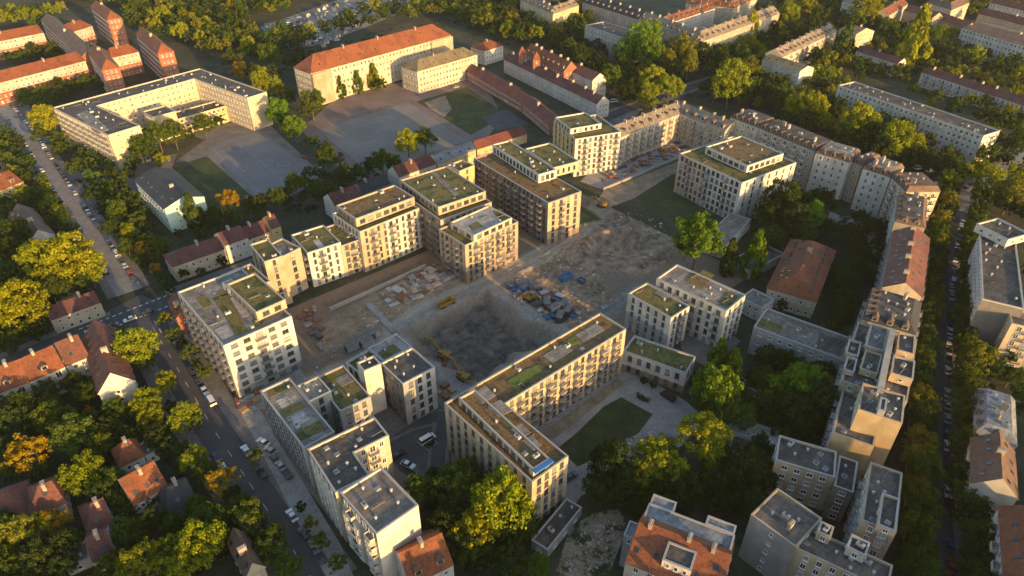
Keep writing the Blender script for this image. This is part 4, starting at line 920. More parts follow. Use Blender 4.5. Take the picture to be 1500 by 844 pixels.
    edge = np.minimum(np.minimum(UU-U0, U1-UU), np.minimum(VV-V0, V1-VV)); z *= np.clip(edge/2.0, 0, 1)
    # soft transitions and mottling of the soil itself
    for _ in range(2):
        c2 = col.copy(); c2[1:-1, 1:-1] = (col[:-2, 1:-1]+col[2:, 1:-1]+col[1:-1, :-2]+col[1:-1, 2:]+2*col[1:-1, 1:-1])/6; col = c2
    rough = np.clip(amp*3, .12, .9)[..., None]
    col = col*(1+rough*((n4-.5)*.7+(n2-.5)*.8+(n1-.5)*.9)[..., None]); col = np.clip(col, .01, .6)
    X = UU*GU.x+VV*GV.x; Y = UU*GU.y+VV*GV.y
    co = np.stack([X, Y, z], -1).reshape(-1, 3); W = nv+1
    ii = (np.arange(nu)[:, None]*W+np.arange(nv)[None, :]).ravel()
    f = np.stack([ii, ii+W, ii+W+1, ii+1], -1)
    me = bpy.data.meshes.new('site_ground'); me.from_pydata(co.tolist(), [], f.tolist())
    at = me.color_attributes.new('soil', 'FLOAT_COLOR', 'POINT'); at.data.foreach_set('color', np.concatenate([col.reshape(-1, 3), np.ones((len(co), 1))], 1).ravel())
    m, nt, bs = _nodes('site_soil'); a = N(nt, 'ShaderNodeVertexColor', layer_name='soil'); tc = N(nt, 'ShaderNodeTexCoord').outputs['Object']
    nz = noise(nt, tc, 1.1, 7, .75); nt.links.new(mixc(nt, 1, a.outputs['Color'], ramp(nt, nz, [(.3, (.6, .6, .6)), (.7, (1.35, 1.33, 1.3))]), 'MULTIPLY'), bs.inputs['Base Color'])
    bs.inputs['Roughness'].default_value = 1; bump(nt, bs, nz, .7, .12); me.materials.append(m)
    me.polygons.foreach_set('use_smooth', [True]*len(f))
    struct(link('site_ground', me)); return us, vs, z
TU, TV, TZ = terrain()
def gz(p):
    u, v = to_uv(p)
    if not (U0 < u < U1 and V0 < v < V1): return 0.0
    return float(TZ[min(len(TU)-1, int((u-U0)/CELL+.5)), min(len(TV)-1, int((v-V0)/CELL+.5))])
# bore-pile walls round the pit would hide the slope: only the rim kerb and the site walls are built
def wall_strip(name, label, cat, pts, th, h, mat, z=None):
    A = uns(pts); s = Bld(name, label, cat, A[0]); B = chain_offset(A, th); b = MB(); P = A+B[::-1]
    zz = -.3 if z is None else z
    for i in range(len(A)-1): b.prism(s.LL([A[i], A[i+1], B[i+1], B[i]]), zz, h, 0)
    s.part('wall_panel', b, mat); c = MB()
    for i in range(len(A)-1): c.prism(s.LL(offset([A[i], A[i+1], B[i+1], B[i]], -.06)), h+.003, h+.1)
    s.part('coping', c, 'coping'); return s
wall_strip('retaining_wall', 'long pale concrete retaining wall below the sunlit white facades', 'wall', [(484, 456), (540, 431), (624, 392)], .5, 1.4, 'wall_concrete')
wall_strip('site_wall', 'low pale concrete wall along the builders yard beside the lawn', 'wall', [(884, 279), (993, 234)], .5, 1.2, 'wall_concrete')
# --- streets: (name, centre line, half road width, paving from/to)
ROADS = []
def street(pts, hw, pw, mat='asphalt', name='road', z=.02, pav=True):
    C_ = uns(pts); ROADS.append((C_, hw))
    A, B = ribbon(C_, -hw, hw); b = MB(); n = len(A)
    for i in range(n-1): b.add([(A[i].x, A[i].y, z), (A[i+1].x, A[i+1].y, z), (B[i+1].x, B[i+1].y, z), (B[i].x, B[i].y, z)], [(0, 1, 2, 3)])
    struct(b.build(name, mat))
    if pav:
        for a, c in ((hw, hw+pw), (-hw-pw, -hw)):
            X, Y = ribbon(C_, a, c); slab('pavement', X, Y, -.1, .13, 'pavement')
    return C_
R1A = street([(-30, 120), (15, 165), (45, 205), (100, 290), (150, 365), (190, 428)], 4.6, 3.0, 'street_paving', z=.02)
R1B = street([(224, 480), (268, 556), (316, 634), (365, 707), (470, 868)], 4.6, 5.0, 'asphalt', z=.02)
R2 = street([(-60, 562), (0, 538), (110, 491), (190, 462), (262, 434), (400, 383), (560, 323), (700, 272)], 4.6, 3.2, 'asphalt', z=.028, pav=False)
for a, c in ((0, 3), (4, 8)):
    for sgn in (1, -1):
        pts = ([(-60, 562), (0, 538), (110, 491), (168, 471)] if a == 0 else [(250, 439), (400, 383), (560, 323), (700, 272)])
        X, Y = ribbon(uns(pts), sgn*4.6, sgn*7.6); slab('pavement', X, Y, -.1, .13, 'pavement')
sheet('junction', [(160, 455), (205, 432), (240, 445), (262, 452), (240, 500), (205, 500)], 'asphalt', .024)
R3 = street([(1376, 900), (1375, 844), (1372, 700), (1374, 560), (1383, 420), (1395, 340), (1412, 290)], 3.6, 4.2, 'asphalt')
R4 = street([(1395, 305), (1440, 272), (1500, 232), (1560, 196)], 5, 3, 'street_paving', z=.036)
R5 = street([(830, 205), (905, 165), (1000, 132), (1060, 112), (1200, 66)], 4, 2.5, 'asphalt')
sheet('side_street', [(868, 190), (900, 165), (945, 150), (930, 175), (900, 205)], 'pavement', .012)
# road paint: cycle lane dashes and stop lines on the crossing, centre dashes elsewhere
def dashes(pts, off, ln, gap, w, px=True, name='road_marking', z=.045, mat='road_paint'):
    C_ = chain_offset(uns(pts) if px else pts, off); b = MB()
    for i in range(len(C_)-1):
        d = C_[i+1]-C_[i]; L = d.length; e = d/L; n = Vector((-e.y, e.x))*w/2; t = 0
        while t+ln < L:
            p = C_[i]+e*t; q = p+e*ln; b.add([(v.x, v.y, z) for v in (p-n, q-n, q+n, p+n)], [(0, 1, 2, 3)]); t += ln+gap
    return struct(b.build(name, mat))
dashes([(120, 489), (190, 462), (262, 434)], 3.4, 1.2, 1.0, .5); dashes([(120, 489), (190, 462), (262, 434)], -3.6, 1.2, 1.0, .5)
dashes([(120, 489), (190, 462), (262, 434)], 1.2, 40, 1, .18); dashes([(0, 538), (110, 491)], 0, 3, 4, .16)
dashes([(224, 480), (316, 634), (365, 707), (470, 868)], 0, 3, 6, .14)
dashes([(226, 470), (244, 500)], 0, 3, 3, .25, z=.05)
# --- school courts, lawns, yards
sheet('school_yard', [(255, 238), (300, 205), (255, 190), (330, 180), (392, 180), (450, 235), (480, 262), (420, 290), (380, 295), (300, 235)], 'pavement', .008)
sheet('ball_court', [(303, 217), (378, 189), (471, 258), (378, 290)], 'court', .02)
sheet('lawn', [(254, 243), (303, 229), (374, 292), (330, 318), (300, 322)], 'lawn', .016)
sheet('red_yard', [(440, 190), (485, 150), (560, 125), (640, 112), (700, 100), (735, 170), (700, 225), (545, 275), (500, 250)], 'clinker', .008)
sheet('ball_court', [(466, 190), (598, 150), (682, 206), (545, 256)], 'court_pale', .02)
sheet('lawn', [(610, 149), (684, 127), (742, 168), (690, 198)], 'lawn', .02)
sheet('sand_patch', [(622, 150), (652, 140), (662, 160), (650, 172), (630, 160)], 'sand_soil', .03)
sheet('yard', [(706, 172), (742, 160), (775, 182), (728, 192)], 'asphalt', .026)
sheet('front_yard', [(100, 250), (180, 240), (260, 225), (250, 250), (190, 290), (120, 310)], 'pavement', .006)
def lines(pts, name='court_marking', w=.16, z=.034, closed=True):
    P = uns(pts); P = P+[P[0]] if closed else P; b = MB()
    for a, c in zip(P, P[1:]):
        e = (c-a).normalized(); n = Vector((-e.y, e.x))*w/2; b.add([(v.x, v.y, z) for v in (a-n, c-n, c+n, a+n)], [(0, 1, 2, 3)])
    return struct(b.build(name, 'court_paint'))
lines([(312, 219), (376, 195), (458, 256), (382, 282)]); lines([(352, 236), (412, 212)], closed=False); lines([(345, 207), (420, 268)], closed=False)
def circle(px, py, r, name='court_marking'):
    c = un(px, py); b = MB(); k = 32
    vs = [(c.x+math.cos(2*math.pi*i/k)*q, c.y+math.sin(2*math.pi*i/k)*q, .034) for q in (r-.1, r+.1) for i in range(k)]
    b.add(vs, [(i, i+k, (i+1) % k+k, (i+1) % k) for i in range(k)]); struct(b.build(name, 'court_paint'))
for q in ((388, 239, 4), (352, 247, 3.4), (345, 218, 3.4), (420, 262, 3.2), (415, 240, 3)): circle(*q)
lines([(480, 180), (560, 155), (575, 168), (500, 195)]); lines([(470, 192), (545, 254)], closed=False)
# --- new quarter: paved yards and paths outside the terrain sheet
sheet('builders_yard', [(850, 266), (884, 278), (993, 233), (1062, 214), (1040, 185), (990, 180), (890, 225)], 'yard_paving', .012)
sheet('soil_strip', [(870, 300), (884, 280), (993, 236), (1062, 216), (1075, 232), (985, 256), (930, 290), (890, 305)], 'sand_soil', .008)
sheet('lawn', [(930, 290), (985, 255), (1090, 300), (1060, 330), (1000, 332)], 'lawn', .035)
sheet('courtyard', [(742, 648), (912, 534), (1005, 588), (1032, 612), (1000, 652), (940, 690), (900, 700), (852, 726), (836, 748), (822, 722)], 'yard_paving', .014)
sheet('soil_strip', [(756, 660), (905, 554), (916, 561), (772, 674)], 'sand_soil', .024)
sheet('terrace_strip', [(746, 650), (905, 540), (908, 548), (752, 656)], 'paving', .03)
sheet('lawn', [(818, 656), (845, 634), (884, 596), (910, 582), (956, 607), (936, 634), (880, 668), (846, 684)], 'lawn', .03)
sheet('parking_yard', [(560, 650), (640, 590), (662, 610), (660, 700), (640, 720), (585, 690)], 'asphalt', .02)
sheet('forecourt', [(345, 590), (440, 540), (470, 590), (380, 600), (440, 700), (500, 800), (520, 850), (480, 850)], 'yard_paving', .15)
sheet('courtyard', [(990, 470), (1060, 480), (1085, 500), (1040, 540), (1000, 520)], 'pavement', .02)
sheet('garden_path', [(1060, 545), (1075, 540), (1110, 575), (1230, 610), (1225, 622), (1100, 590)], 'yard_paving', .02)
sheet('driveway', [(1215, 310), (1290, 335), (1310, 350), (1290, 400), (1270, 350), (1212, 325)], 'yard_paving', .02)
sheet('sandy_clearing', [(815, 835), (835, 772), (870, 752), (905, 745), (922, 770), (902, 815), (890, 850), (812, 850)], 'sandy_scrub', .02)
sheet('allotment_yard', [(380, 40), (480, 5), (560, -20), (640, 0), (560, 30), (470, 66), (420, 72)], 'street_paving', .01)
sheet('allotment_yard', [(150, 60), (260, 30), (330, 45), (250, 80)], 'earth_green', .008)
sheet('street_corner', [(0, 130), (40, 150), (70, 200), (45, 200), (0, 210)], 'pavement', .01)
# ---------------------------------------------------------------- trees: shared crown meshes, coloured per tree
def crown_mesh(seed, shape, nleaf, leaf, nclump):
    r = np.random.RandomState(seed)
    cl = []
    k = 0
    while len(cl) < nclump:
        k += 1
        d = r.normal(size=3); d /= np.linalg.norm(d)
        if shape == 'broad':
            if d[2] < -.55: continue
            rad = r.uniform(.55, .92) if r.rand() < .8 else r.uniform(.1, .5)
            c = d*rad*np.array((1, 1, .84)); s = r.uniform(.10, .23)
        elif shape == 'open':
            if d[2] < -.45: continue
            rad = r.uniform(.45, .95); c = d*rad*np.array((1, 1, .75)); s = r.uniform(.09, .19)
        elif shape == 'column':
            t = r.rand(); w = .95*math.sin(math.pi*min(1, .12+.88*t)**.8)**.8*(1-.35*t); a = r.rand()*6.283
            c = np.array((math.cos(a)*w*.8, math.sin(a)*w*.8, -1+2*t)); s = r.uniform(.18, .30)
        cl.append((c, s))
    lob = r.uniform(.72, 1.15, size=9)
    cs = np.array([c for c, s in cl]); ss = np.array([s for c, s in cl])
    ang = np.arctan2(cs[:, 1], cs[:, 0]); cs[:, :2] *= (lob[((ang+math.pi)/(2*math.pi)*9).astype(int) % 9])[:, None]
    w = ss**2; w /= w.sum(); pick = r.choice(nclump, nleaf, p=w)
    d = r.normal(size=(nleaf, 3)); d /= np.linalg.norm(d, axis=1)[:, None]; d[:, 2] = np.where(d[:, 2] < -.3, -d[:, 2], d[:, 2])
    p = cs[pick]+d*ss[pick][:, None]*(r.uniform(.55, 1.08, size=nleaf))[:, None]
    if shape == 'column': p[:, 2] *= 1.0
    nrm = d+r.normal(size=(nleaf, 3))*.55; nrm /= np.linalg.norm(nrm, axis=1)[:, None]
    t = np.cross(nrm, r.normal(size=(nleaf, 3))); t /= np.linalg.norm(t, axis=1)[:, None]; b = np.cross(nrm, t)
    sz = leaf*r.uniform(.6, 1.25, size=nleaf)[:, None]
    q = np.stack([p-t*sz*.6, p-b*sz*.42+t*sz*.1, p+t*sz*.62, p+b*sz*.42-t*sz*.05], 1).reshape(-1, 3)
    me = bpy.data.meshes.new('crown'); n = nleaf
    me.vertices.add(4*n); me.vertices.foreach_set('co', q.ravel()); me.loops.add(4*n); me.loops.foreach_set('vertex_index', np.arange(4*n))
    me.polygons.add(n); me.polygons.foreach_set('loop_start', np.arange(n)*4); me.update(calc_edges=True); me.validate()
    me.materials.append(MATS['foliage']); return me
def trunk_mesh(seed, shape):
    r = random.Random(seed); b = MB()
    b.tube((0, 0, -.3), (0, 0, 1.0), .30, .20, 8)
    b.tube((0, 0, 1.0), (r.uniform(-.05, .05), r.uniform(-.05, .05), 2.1), .20, .10, 7)
    if shape != 'column':
        for i in range(6):
            a = i*1.05+r.uniform(-.3, .3); l = r.uniform(.45, .75)*2.2; z = r.uniform(.95, 1.5)
            b.tube((0, 0, z), (math.cos(a)*l*.9, math.sin(a)*l*.9, z+.75*r.uniform(.6, 1.2)), .10, .04, 6)
    return b.mesh('trunk', ['bark'])
CR = {'broad': [crown_mesh(10+i, 'broad', 5600, .078, 105) for i in range(7)], 'open': [crown_mesh(40+i, 'open', 4600, .075, 90) for i in range(4)], 'column': [crown_mesh(70+i, 'column', 3000, .20, 46) for i in range(3)]}
TRK = {k: [trunk_mesh(5+i, k) for i in range(2)] for k in CR}
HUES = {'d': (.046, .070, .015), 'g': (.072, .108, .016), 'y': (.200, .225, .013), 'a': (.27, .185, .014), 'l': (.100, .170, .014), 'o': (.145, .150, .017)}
HNAME = {'d': 'dark green', 'g': 'mid green', 'y': 'yellow-green', 'a': 'amber-tinted', 'l': 'bright green', 'o': 'olive green'}
TREES = []   # (base, radius)
TR = random.Random(21)
SPECS = []
def tree(base, r, hue, shape, label, group=None, h=None):
    rz = r*TR.uniform(1.0, 1.3) if shape != 'column' else (h or r*4)/2
    b = HUES[hue]; f = TR.uniform(.82, 1.2)
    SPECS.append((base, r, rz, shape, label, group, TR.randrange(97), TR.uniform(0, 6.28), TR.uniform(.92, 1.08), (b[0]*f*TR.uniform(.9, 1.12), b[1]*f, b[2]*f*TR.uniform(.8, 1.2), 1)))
    TREES.append((base, r))
def plant_all():
    """the 300 trees that show largest stand as trees of their own, the rest is one mass"""
    SPECS.sort(key=lambda t: -t[1]/(Vector((t[0].x, t[0].y, 0))-CAMP).length)
    for base, r, rz, shape, label, group, k, rot, wd, col in SPECS[:300]:
        tr = .14*r+.6 if shape != 'column' else .8; zc = tr+rz*.92
        o = empty('tree', (base.x, base.y, gz(base)), label, 'tree', group)
        t = link('trunk', TRK[shape][k % 2], o); t.scale = ((1.0 if shape != 'column' else .7)*r/6,)*2+(zc/1.7,)
        c = link('crown', CR[shape][k % len(CR[shape])], o, (0, 0, zc), rot, (r*wd, r*(2-wd), rz)); c.color = col
    LOW = {'broad': [crown_mesh(210+i, 'broad', 1300, .14, 40) for i in range(3)], 'open': [crown_mesh(240, 'open', 1300, .13, 40)], 'column': [crown_mesh(270, 'column', 1100, .3, 36)]}
    base_co = {}
    for kk, L in LOW.items():
        for i, me in enumerate(L):
            a = np.empty(len(me.vertices)*3); me.vertices.foreach_get('co', a); base_co[(kk, i)] = a.reshape(-1, 3)
    Q = []; CC = []
    for base, r, rz, shape, label, group, k, rot, wd, col in SPECS[300:]:
        a = base_co[(shape, k % len(LOW[shape]))]; c_, s_ = math.cos(rot), math.sin(rot); zc = (.14*r+.6 if shape != 'column' else .8)+rz*.92
        x, y = a[:, 0]*r*wd, a[:, 1]*r*(2-wd)
        Q.append(np.stack([x*c_-y*s_+base.x, x*s_+y*c_+base.y, a[:, 2]*rz+zc+gz(base)], -1)); CC.append(np.tile(np.array(col), (len(a), 1)))
    if not Q: return
    q = np.concatenate(Q); n = len(q)//4; me = bpy.data.meshes.new('small_trees')
    me.vertices.add(4*n); me.vertices.foreach_set('co', q.ravel()); me.loops.add(4*n); me.loops.foreach_set('vertex_index', np.arange(4*n)); me.polygons.add(n); me.polygons.foreach_set('loop_start', np.arange(n)*4); me.update(calc_edges=True)
    at = me.color_attributes.new('leaf', 'FLOAT_COLOR', 'POINT'); at.data.foreach_set('color', np.concatenate(CC).ravel())
    m = MATS['foliage'].copy(); nt = m.node_tree; vc = N(nt, 'ShaderNodeVertexColor', layer_name='leaf'); oi = [x for x in nt.nodes if x.type == 'OBJECT_INFO'][0]
    for l in list(oi.outputs['Color'].links): nt.links.new(vc.outputs['Color'], l.to_socket)
    me.materials.append(m); stuff(tag(link('tree_mass', me), 'smaller and farther trees merging into one mass of foliage between the houses', 'trees'))
def at_crown(px, py, rpx):
    """a tree measured in the photo: crown centre and crown radius in pixels"""
    z = 7.0
    for _ in range(4):
        y = py-422; dep = (CAMH-z)/(.5736+y/1000*.8192); r = 1.14*rpx*dep/1000; z = .14*r+.6+r*1.02
    return un(px, py, z), r
def listed(place, items, shape='broad', noun='tree', cat=None):
    cnt = {}
    for it in items: cnt[(it[3], it[2] >= 28)] = cnt.get((it[3], it[2] >= 28), 0)+1
    for it in items:
        b, r = at_crown(*it[:3]); sh = it[4] if len(it) > 4 else shape
        size = 'large' if it[2] >= 28 else ('small' if it[2] < 13 else 'medium')
        lab = it[5] if len(it) > 5 else f'{size} {HNAME[it[3]]} {noun if sh != "column" else "slender columnar tree"} {place}'
        if sh == 'column': h = r*3.4
        else: h = None
        tree(b, r, it[3], sh, lab, f'trees {place}', h)
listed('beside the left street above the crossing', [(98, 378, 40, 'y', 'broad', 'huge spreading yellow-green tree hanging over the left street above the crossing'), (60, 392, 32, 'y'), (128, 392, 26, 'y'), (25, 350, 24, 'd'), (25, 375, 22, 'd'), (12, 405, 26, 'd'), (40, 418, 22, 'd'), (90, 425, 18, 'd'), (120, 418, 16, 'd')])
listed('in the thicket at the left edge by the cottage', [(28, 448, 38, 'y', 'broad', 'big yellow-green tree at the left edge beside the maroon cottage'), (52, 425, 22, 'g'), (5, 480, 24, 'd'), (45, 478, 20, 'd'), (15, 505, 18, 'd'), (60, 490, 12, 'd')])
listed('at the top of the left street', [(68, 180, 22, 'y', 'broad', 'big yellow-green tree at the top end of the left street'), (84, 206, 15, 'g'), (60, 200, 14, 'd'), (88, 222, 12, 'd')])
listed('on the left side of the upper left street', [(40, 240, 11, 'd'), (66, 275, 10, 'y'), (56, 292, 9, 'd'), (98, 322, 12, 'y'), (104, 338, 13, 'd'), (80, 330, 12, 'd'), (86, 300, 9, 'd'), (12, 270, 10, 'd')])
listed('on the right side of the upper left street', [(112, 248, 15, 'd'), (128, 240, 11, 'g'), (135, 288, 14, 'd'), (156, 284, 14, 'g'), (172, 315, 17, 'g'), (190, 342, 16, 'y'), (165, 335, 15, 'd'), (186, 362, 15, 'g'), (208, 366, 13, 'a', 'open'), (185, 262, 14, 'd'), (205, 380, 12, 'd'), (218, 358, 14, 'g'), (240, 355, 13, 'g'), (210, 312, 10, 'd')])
listed('around the mint house', [(283, 318, 14, 'd', 'column'), (262, 342, 8, 'd'), (298, 342, 11, 'd'), (310, 330, 10, 'd'), (192, 248, 9, 'd'), (320, 320, 16, 'd')])
listed('below the maroon row houses', [(238, 408, 12, 'd'), (228, 396, 9, 'a'), (270, 402, 8, 'd'), (295, 398, 8, 'd'), (325, 382, 9, 'd'), (250, 420, 10, 'd'), (262, 376, 7, 'd')])
listed('beside the grey ball court', [(337, 296, 17, 'a', 'open', 'amber tree at the near corner of the small lawn beside the grey ball court'), (380, 298, 14, 'd'), (407, 292, 14, 'd'), (432, 272, 15, 'g'), (455, 258, 12, 'd'), (362, 300, 11, 'd'), (480, 232, 20, 'd'), (458, 208, 11, 'd'), (506, 262, 14, 'd'), (524, 258, 11, 'd'), (490, 258, 10, 'd')])
listed('between the U-shaped block and the red yard', [(407, 168, 19, 'l'), (430, 188, 17, 'l'), (420, 178, 12, 'd'), (456, 152, 19, 'g'), (444, 165, 12, 'd'), (418, 140, 15, 'd')])
listed('in front of the orange-roofed school', [(475, 130, 6, 'd', 'column'), (498, 132, 8, 'g', 'column'), (524, 126, 8, 'g', 'column'), (549, 118, 9, 'o', 'column'), (560, 124, 9, 'd')])
listed('on the near edge of the pale playground', [(597, 210, 19, 'y'), (622, 204, 17, 'g'), (559, 236, 17, 'g'), (577, 236, 14, 'g'), (545, 240, 11, 'd')])
listed('in front of the U-shaped cream block', [(206, 216, 19, 'g'), (231, 200, 18, 'g'), (254, 197, 17, 'g'), (298, 184, 15, 'g'), (322, 178, 9, 'd'), (196, 236, 14, 'g'), (236, 236, 12, 'y'), (222, 228, 12, 'd'), (275, 196, 10, 'd')])
listed('behind the U-shaped cream block', [(353, 104, 15, 'a', 'broad', 'golden amber tree behind the right wing of the U-shaped cream block'), (385, 122, 19, 'y'), (402, 128, 15, 'y'), (372, 108, 12, 'd'), (340, 88, 14, 'd'), (400, 108, 14, 'd'), (425, 92, 14, 'd'), (392, 84, 17, 'g'), (370, 78, 14, 'd'), (438, 86, 12, 'd')])
listed('on the pavement beside the large white block', [(240, 470, 11, 'o'), (256, 492, 12, 'g'), (276, 517, 13, 'g'), (298, 546, 12, 'g'), (266, 505, 9, 'd'), (289, 533, 9, 'd'), (377, 668, 12, 'g'), (455, 770, 11, 'o'), (470, 796, 13, 'g'), (493, 826, 14, 'g'), (440, 745, 9, 'd')])
listed('around the white corner gable at the crossing', [(197, 515, 28, 'y', 'broad', 'big yellow-green tree at the crossing beside the white corner gable'), (188, 500, 17, 'g'), (212, 525, 17, 'g'), (243, 565, 17, 'y'), (216, 592, 21, 'y'), (222, 612, 19, 'y'), (270, 612, 22, 'y'), (250, 600, 12, 'd'), (168, 602, 18, 'g'), (162, 590, 12, 'y'), (132, 605, 10, 'a'), (190, 600, 13, 'd'), (143, 612, 14, 'g'), (285, 622, 14, 'd')])
listed('in the lower left gardens', [(43, 662, 31, 'a', 'open', 'large amber-tinted tree in the lower left gardens above the red-brown roofs'), (108, 640, 30, 'g'), (75, 612, 28, 'g'), (25, 622, 24, 'd'), (148, 650, 22, 'g'), (130, 695, 30, 'y'), (105, 705, 22, 'l'), (165, 705, 22, 'g'), (150, 728, 22, 'd'), (60, 690, 18, 'd'), (20, 690, 20, 'd'), (172, 730, 18, 'g'), (190, 640, 18, 'd'), (232, 640, 18, 'd'), (245, 655, 14, 'd'), (60, 770, 26, 'y', 'open'), (78, 765, 22, 'a', 'open'), (30, 790, 30, 'o'), (90, 795, 26, 'd'), (55, 820, 28, 'd'), (20, 835, 26, 'g'), (90, 835, 24, 'd'), (182, 775, 24, 'g'), (205, 785, 20, 'd'), (160, 795, 16, 'd'), (200, 830, 32, 'y', 'open'), (240, 808, 24, 'y', 'open'), (295, 800, 36, 'y', 'broad', 'big yellow tree in the lower left gardens nearest the brown-roofed house'), (270, 830, 30, 'y', 'open'), (165, 832, 22, 'g'), (255, 772, 22, 'd'), (310, 760, 28, 'g'), (290, 742, 18, 'g'), (225, 765, 20, 'd'), (330, 775, 20, 'd'), (225, 735, 14, 'd')])
listed('along the left street in front of the gardens', [(283, 672, 20, 'y'), (322, 705, 24, 'a', 'open'), (300, 690, 17, 'g'), (368, 765, 26, 'g'), (352, 745, 18, 'g'), (395, 800, 28, 'g'), (420, 830, 22, 'g'), (340, 728, 16, 'd'), (378, 790, 18, 'd'), (268, 660, 14, 'g')])
listed('in the clump below the L-shaped block', [(672, 712, 34, 'g', 'broad', 'big green tree nearest the parking yard in the clump below the L-shaped block'), (680, 690, 20, 'y'), (735, 740, 42, 'y', 'broad', 'biggest yellow-green tree in the clump below the L-shaped block'), (765, 735, 24, 'y'), (700, 775, 36, 'y', 'open'), (655, 765, 30, 'd'), (690, 800, 28, 'd'), (745, 790, 26, 'd'), (640, 735, 18, 'd'), (786, 826, 18, 'l'), (715, 815, 22, 'd'), (770, 765, 20, 'g'), (635, 700, 14, 'd')])
listed('between the courtyard lawn and the bottom villa', [(895, 682, 36, 'd', 'broad', 'dense dark tree on the lawn corner below the L-shaped block courtyard'), (880, 712, 24, 'd'), (915, 720, 24, 'd'), (958, 672, 32, 'y'), (975, 655, 22, 'y'), (945, 700, 26, 'y'), (985, 690, 26, 'y'), (1030, 640, 34, 'y', 'broad', 'tall bright yellow-green tree beside the row of pale garages'), (1045, 668, 22, 'y'), (1000, 720, 26, 'd'), (965, 728, 24, 'd'), (1095, 680, 32, 'd'), (1075, 705, 22, 'd'), (1118, 700, 20, 'd'), (1040, 715, 22, 'd'), (930, 745, 18, 'd'), (1060, 735, 18, 'd'), (1115, 655, 18, 'd')])
listed('in the garden right of the white pavilion', [(1050, 535, 17, 'l', 'column', 'taller left one of the twin bright green poplars right of the white pavilion'), (1070, 550, 17, 'l', 'column', 'lower right one of the twin bright green poplars right of the white pavilion'), (1048, 575, 34, 'l', 'broad', 'big bright green tree under the twin poplars'), (1062, 600, 26, 'g'), (1035, 592, 20, 'g'), (1095, 588, 24, 'd'), (1088, 608, 22, 'g'), (1096, 565, 12, 'd'), (1130, 580, 12, 'y', 'column'), (1178, 560, 36, 'l', 'broad', 'big bright green tree behind the grey three-part block'), (1200, 590, 30, 'd'), (1160, 600, 26, 'd'), (1150, 560, 20, 'g'), (1130, 610, 18, 'd'), (1205, 550, 22, 'd'), (1180, 625, 22, 'd'), (1128, 518, 12, 'd'), (1120, 500, 9, 'd'), (1215, 620, 18, 'd'), (1145, 635, 14, 'd')])
listed('in the court behind the red hipped house', [(1022, 356, 34, 'l', 'broad', 'round bright green tree at the corner of the grey metal hall by the crater'), (1005, 360, 18, 'd'), (1068, 384, 14, 'g', 'column'), (1104, 382, 18, 'l', 'column'), (1148, 300, 28, 'd'), (1125, 318, 20, 'd'), (1175, 300, 22, 'd'), (1160, 325, 22, 'd'), (1190, 318, 22, 'l'), (1205, 292, 18, 'd'), (1130, 345, 18, 'd'), (1215, 335, 16, 'd'), (1180, 340, 16, 'g'), (1250, 352, 17, 'd'), (1258, 372, 17, 'd'), (1245, 392, 18, 'd'), (1242, 415, 18, 'd'), (1238, 438, 18, 'd'), (1232, 462, 18, 'd'), (1225, 480, 14, 'd'), (1262, 340, 12, 'd'), (1146, 448, 9, 'd'), (1215, 380, 12, 'd')])
listed('in the large grove right of the school', [(938, 66, 26, 'l', 'broad', 'brightest tall green tree in front of the grey concrete slab'), (918, 78, 18, 'l'), (952, 85, 22, 'l'), (955, 55, 18, 'l'), (912, 90, 12, 'y'), (998, 78, 22, 'o'), (975, 90, 20, 'o'), (1008, 95, 17, 'o'), (985, 105, 17, 'd'), (893, 115, 18, 'g'), (918, 137, 14, 'd'), (960, 118, 22, 'y'), (980, 130, 18, 'y'), (950, 138, 15, 'y'), (957, 150, 10, 'y'), (938, 150, 8, 'y'), (935, 108, 14, 'd'), (1070, 122, 28, 'y', 'broad', 'round yellow-green tree at the bend of the road above the courtyard row'), (1095, 100, 20, 'o'), (1048, 128, 18, 'd'), (1085, 140, 16, 'd'), (1100, 48, 11, 'y', 'column', 'yellow-green poplar in front of the orange-roofed corner block'), (1030, 82, 16, 'd'), (1055, 90, 14, 'd'), (1085, 82, 14, 'g'), (870, 100, 13, 'd'), (850, 80, 14, 'd'), (875, 70, 12, 'd'), (900, 60, 10, 'd'), (832, 70, 12, 'g'), (1130, 118, 14, 'd')])
listed('behind the tall old row', [(1125, 138, 16, 'd'), (1140, 148, 17, 'g'), (1165, 158, 20, 'y'), (1190, 160, 19, 'y'), (1182, 178, 16, 'd'), (1205, 178, 16, 'y'), (1152, 172, 12, 'd'), (1225, 170, 16, 'd'), (1260, 182, 28, 'y', 'broad', 'left of the two big yellow trees before the long white slab'), (1242, 198, 18, 'g'), (1280, 205, 20, 'd'), (1312, 200, 30, 'y', 'broad', 'right of the two big yellow trees before the long white slab'), (1330, 218, 18, 'y'), (1295, 222, 18, 'd'), (1345, 230, 16, 'd'), (1365, 238, 16, 'd'), (1240, 215, 12, 'd'), (1265, 222, 12, 'd'), (1395, 232, 14, 'd')])
